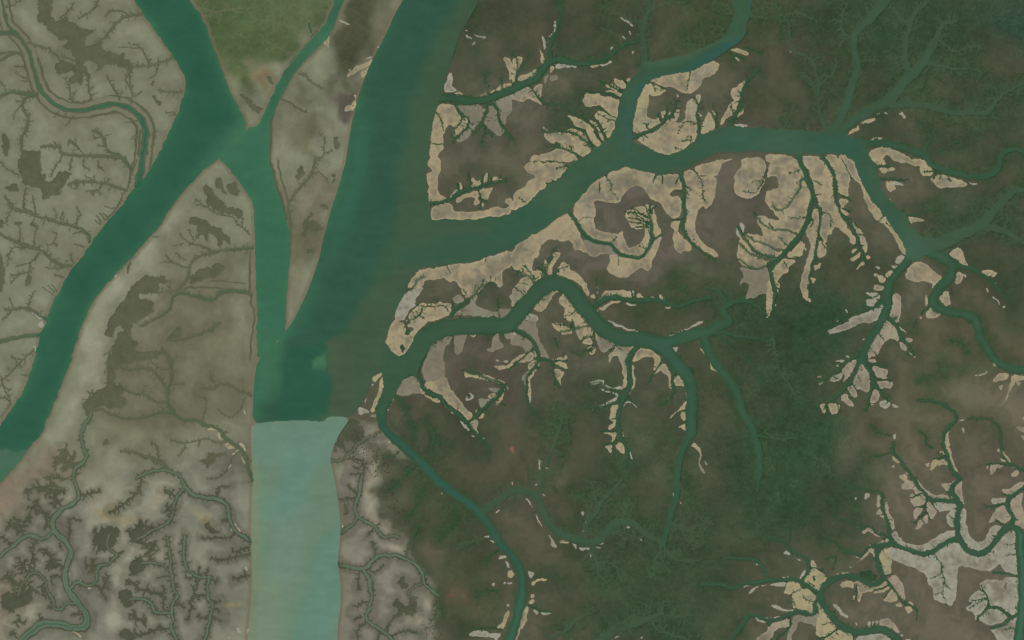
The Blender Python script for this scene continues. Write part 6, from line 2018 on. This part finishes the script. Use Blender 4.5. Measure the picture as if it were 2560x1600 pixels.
# salt flats
sd_in = -sand
s_t = {1: (160, 147, 117), 2: (124, 118, 101), 3: (153, 150, 133), 4: (152, 141, 121), 5: (160, 150, 116)}
scol = np.broadcast_to(A3(s_t[1]), gcol.shape).copy()
for k, c in s_t.items():
    scol[tone == k] = A3(c)[0, 0]
soft = 0.6 * noise(40, 91) + 0.5 * noise(17, 92) + 0.5 * noise(8, 95)
scol = mix(scol, np.broadcast_to(A3((122, 117, 100)), scol.shape), np.clip(0.30 + 0.40 * soft, 0, 0.9) * np.clip(sd_in / 6.0, 0, 1))
scol = mix(scol, np.broadcast_to(A3((148, 146, 130)), scol.shape), np.clip(0.2 * noise(40, 94) - 0.05, 0, 0.35))
k_in = np.clip((chan - 7) / 38.0, 0, 1) * np.clip(0.6 + 0.3 * soft, 0, 1)
scol = mix(scol, np.broadcast_to(A3((121, 114, 97)), scol.shape), np.clip(k_in * 0.8, 0, 0.85))
scol = scol * (1 + 0.05 * streak - 0.16 * np.clip(streak - 0.9, 0, 1.2))[..., None]
rim = np.exp(-np.clip(np.minimum(sd_in, 99), 0, 60) / 3.0) + 0.6 * np.exp(-np.clip(chan, 0, 46) / 4.0)
scol = scol * (0.97 + 0.11 * rim + 0.03 * n_mid + 0.02 * n_fine)[..., None]
scol = mix(scol, fcol, 0.55 * np.clip(0.55 - fringe / 2.5, 0, 1))
scol = mix(scol, ccol, cov * 0.9)
sz = gz + np.clip(sd_in * 0.12, -0.4, 0.10)
sq = (corners(-sd_in, np.minimum) < 0.5) & (corners(water, np.minimum) > -2.5) & ~far[:-1, :-1]
q_n = nid[:-1, :-1]
for i, (lab, st, nm) in enumerate(systems):
    m = sq & (q_n == i)
    if m.sum() < 4: continue
    sheet("salt_flat", m, sz, scol, M_SALT, kind="structure", label="bare pale flats beside the " + lab, category="salt flat")

# mangrove belts and thickets
fr_in = -fringe
fr_in = fr_in + 0.25 * n_fine
crown = np.clip(tree_n, -1.2, 2.0)
fz = gz + np.clip(fr_in * 0.35, -0.5, 0.55) + np.where(fr_in > -0.5, (0.05 + 0.08 * eastG) * crown, 0)
fz = np.where(water < 0.2, np.minimum(fz, -0.4 + 0 * fz), fz)
fz = np.where((thin < 0.4) & (water > 0), np.minimum(fz, gz - 0.15 + np.clip(thin, -1, 0.4) * 0.3), fz)
fcov = fcol * (1 + (0.03 + 0.05 * eastG) * crown + 0.05 * wisp)[..., None]
fq = (corners(fringe, np.minimum) < 0.6) & (corners(water, np.maximum) > -0.5) & ~far[:-1, :-1]
for i, (lab, st, nm) in enumerate(systems):
    m = fq & (q_n == i)
    if m.sum() < 6: continue
    sheet("mangrove_belt", m, fz, fcov, M_LEAF, kind="stuff", label="dark mangrove belts lining the " + lab, category="mangroves")

# forest
dd = np.minimum((leafG - 0.42) * 6.0, np.minimum(thin, water) * 0.5 - 0.3)
dd = np.minimum(dd, sand * 0.5)
oz = gz + np.clip(dd * 0.4, -0.4, 0.45) + np.where(dd > 0, 0.09 * crown, 0)
ocol = gcol * (1 + 0.025 * crown)[..., None]
oq = (corners(dd, np.maximum) > 0.0) & ~far[:-1, :-1]
jx = BX[:-1, :-1]
m = oq & (jx > 900)
sheet("mangrove_forest", m, oz, ocol, M_LEAF, kind="stuff", label="dense dark green mangrove forest covering the east between the sand flats", category="forest")
m = oq & (jx <= 900)
sheet("mangrove_forest", m, oz, ocol, M_LEAF, kind="stuff", label="olive green mangrove forest on the wedge and island tops near the top edge", category="forest")

# ------------------------------------------------------------------ single mangrove trees on the grey flats
def tree_meshes(seed):
    r = random.Random(seed)
    import bmesh
    bm = bmesh.new()
    # crown: leaf clumps (small tilted faces) through a lumpy dome
    for k in range(70):
        a = r.uniform(0, 2 * math.pi); el = r.uniform(-0.2, 1.0)
        rr = r.uniform(0.55, 1.0) * (1 + 0.25 * math.sin(3 * a + seed))
        cx_ = math.cos(a) * math.cos(el) * rr; cy_ = math.sin(a) * math.cos(el) * rr; cz_ = 0.75 + 0.45 * math.sin(el) * rr
        s = r.uniform(0.14, 0.26)
        n = Vector((cx_, cy_, 1.2 + r.uniform(-.4, .4))).normalized()
        t = n.orthogonal().normalized(); b = n.cross(t)
        vs = [bm.verts.new(Vector((cx_, cy_, cz_)) + t * (s * math.cos(w)) + b * (s * math.sin(w) * 0.8)) for w in (0.3, 1.6, 3.0, 4.4, 5.4)]
        bm.faces.new(vs)
    crown_me = bpy.data.meshes.new("crown"); bm.to_mesh(crown_me); bm.free()
    bm = bmesh.new()
    ring = []
    for z, rad in ((-0.2, 0.14), (0.35, 0.09), (0.85, 0.05)):
        ring.append([bm.verts.new((rad * math.cos(w * math.pi / 3), rad * math.sin(w * math.pi / 3), z)) for w in range(6)])
    for lo, hi in zip(ring, ring[1:]):
        for w in range(6): bm.faces.new((lo[w], lo[(w + 1) % 6], hi[(w + 1) % 6], hi[w]))
    for w in range(3):
        aa = w * 2.1 + r.random()
        p0 = Vector((0, 0, 0.5)); p1 = Vector((0.6 * math.cos(aa), 0.6 * math.sin(aa), 0.85))
        sdv = Vector((-math.sin(aa), math.cos(aa), 0)) * 0.04; uv_ = Vector((0, 0, 0.04))
        a_ = [bm.verts.new(p0 + s_) for s_ in (sdv, uv_, -sdv)]; b_ = [bm.verts.new(p1 + s_ * 0.5) for s_ in (sdv, uv_, -sdv)]
        for e in range(3): bm.faces.new((a_[e], a_[(e + 1) % 3], b_[(e + 1) % 3], b_[e]))
    trunk_me = bpy.data.meshes.new("trunk"); bm.to_mesh(trunk_me); bm.free()
    for me, c in ((crown_me, (78, 82, 64)), (trunk_me, (92, 86, 72))):
        at = me.attributes.new("albedo", 'FLOAT_COLOR', 'POINT')
        cc = np.ones((len(me.vertices), 4), np.float32)
        cc[:, :3] = alb(*c)
        if me is crown_me: cc[:, :3] *= np.repeat(np.random.default_rng(seed).uniform(0.75, 1.25, len(me.vertices) // 5), 5)[:, None]
        at.data.foreach_set("color", cc.ravel())
    crown_me.materials.append(M_LEAF); trunk_me.materials.append(M_WOOD)
    return crown_me, trunk_me

protos = []
for s_ in range(4):
    cme, tme = tree_meshes(s_)
    protos.append((cme, tme))
def ground_z(x, y):
    i = min(max(int((x - fx[0]) / STEP) + outer, 0), NX - 1); j = min(max(int((y - fy[0]) / STEP) + outer, 0), NY - 1)
    return float(gz[j, i]), float(min(water[j, i], thin[j, i])), float(fringe[j, i])
# scattered bush: (centre u, v in tile, radius, count)
SPOTS = [("C2", 1040, 1270, 150, 75), ("C2", 900, 1090, 90, 35), ("C2", 1180, 1420, 110, 45), ("C2", 1200, 1330, 90, 30), ("C2", 990, 1350, 60, 14),
         ("D2", 1330, 250, 90, 25), ("D2", 1250, 120, 70, 20), ("D2", 1620, 1370, 70, 20), ("D2", 1680, 1460, 80, 20), ("D2", 1440, 400, 40, 8)]
first_tree = None
tr = random.Random(3)
for tl, u, v, rad, cnt in SPOTS:
    x0, y0, k = TILE[tl]
    made = 0; tries = 0
    while made < cnt and tries < cnt * 8:
        tries += 1
        a = tr.uniform(0, 6.283); rr = rad * math.sqrt(tr.random())
        x = x0 + (u + rr * math.cos(a)) * k; y = y0 + (v + rr * math.sin(a) * 0.8) * k
        z, wd, _ = ground_z(x, y)
        if wd < 3: continue
        cme, tme = protos[tr.randrange(4)]
        if first_tree is None:
            root = bpy.data.objects.new("mangrove_tree", None)
            root.empty_display_size = 0.5
            root["label"] = "small dark mangrove crown standing alone on the grey flat east of the pale river"
            root["category"] = "tree"; root["group"] = "lone mangroves scattered on the grey flat"
            first_tree = root
            crown_o = bpy.data.objects.new("crown", cme); trunk_o = bpy.data.objects.new("trunk", tme)
        else:
            root = first_tree.copy(); crown_o = crown_o.copy(); trunk_o = trunk_o.copy()
            crown_o.data = cme; trunk_o.data = tme
        sc = tr.uniform(0.8, 1.5)
        root.location = (x - 1280, 800 - y, z); root.scale = (sc, sc, tr.uniform(0.8, 1.2)); root.rotation_euler = (0, 0, tr.uniform(0, 6.28))
        crown_o.parent = root; trunk_o.parent = root
        for o in (root, crown_o, trunk_o): COL.objects.link(o)
        made += 1
print("built", len(bpy.data.objects))
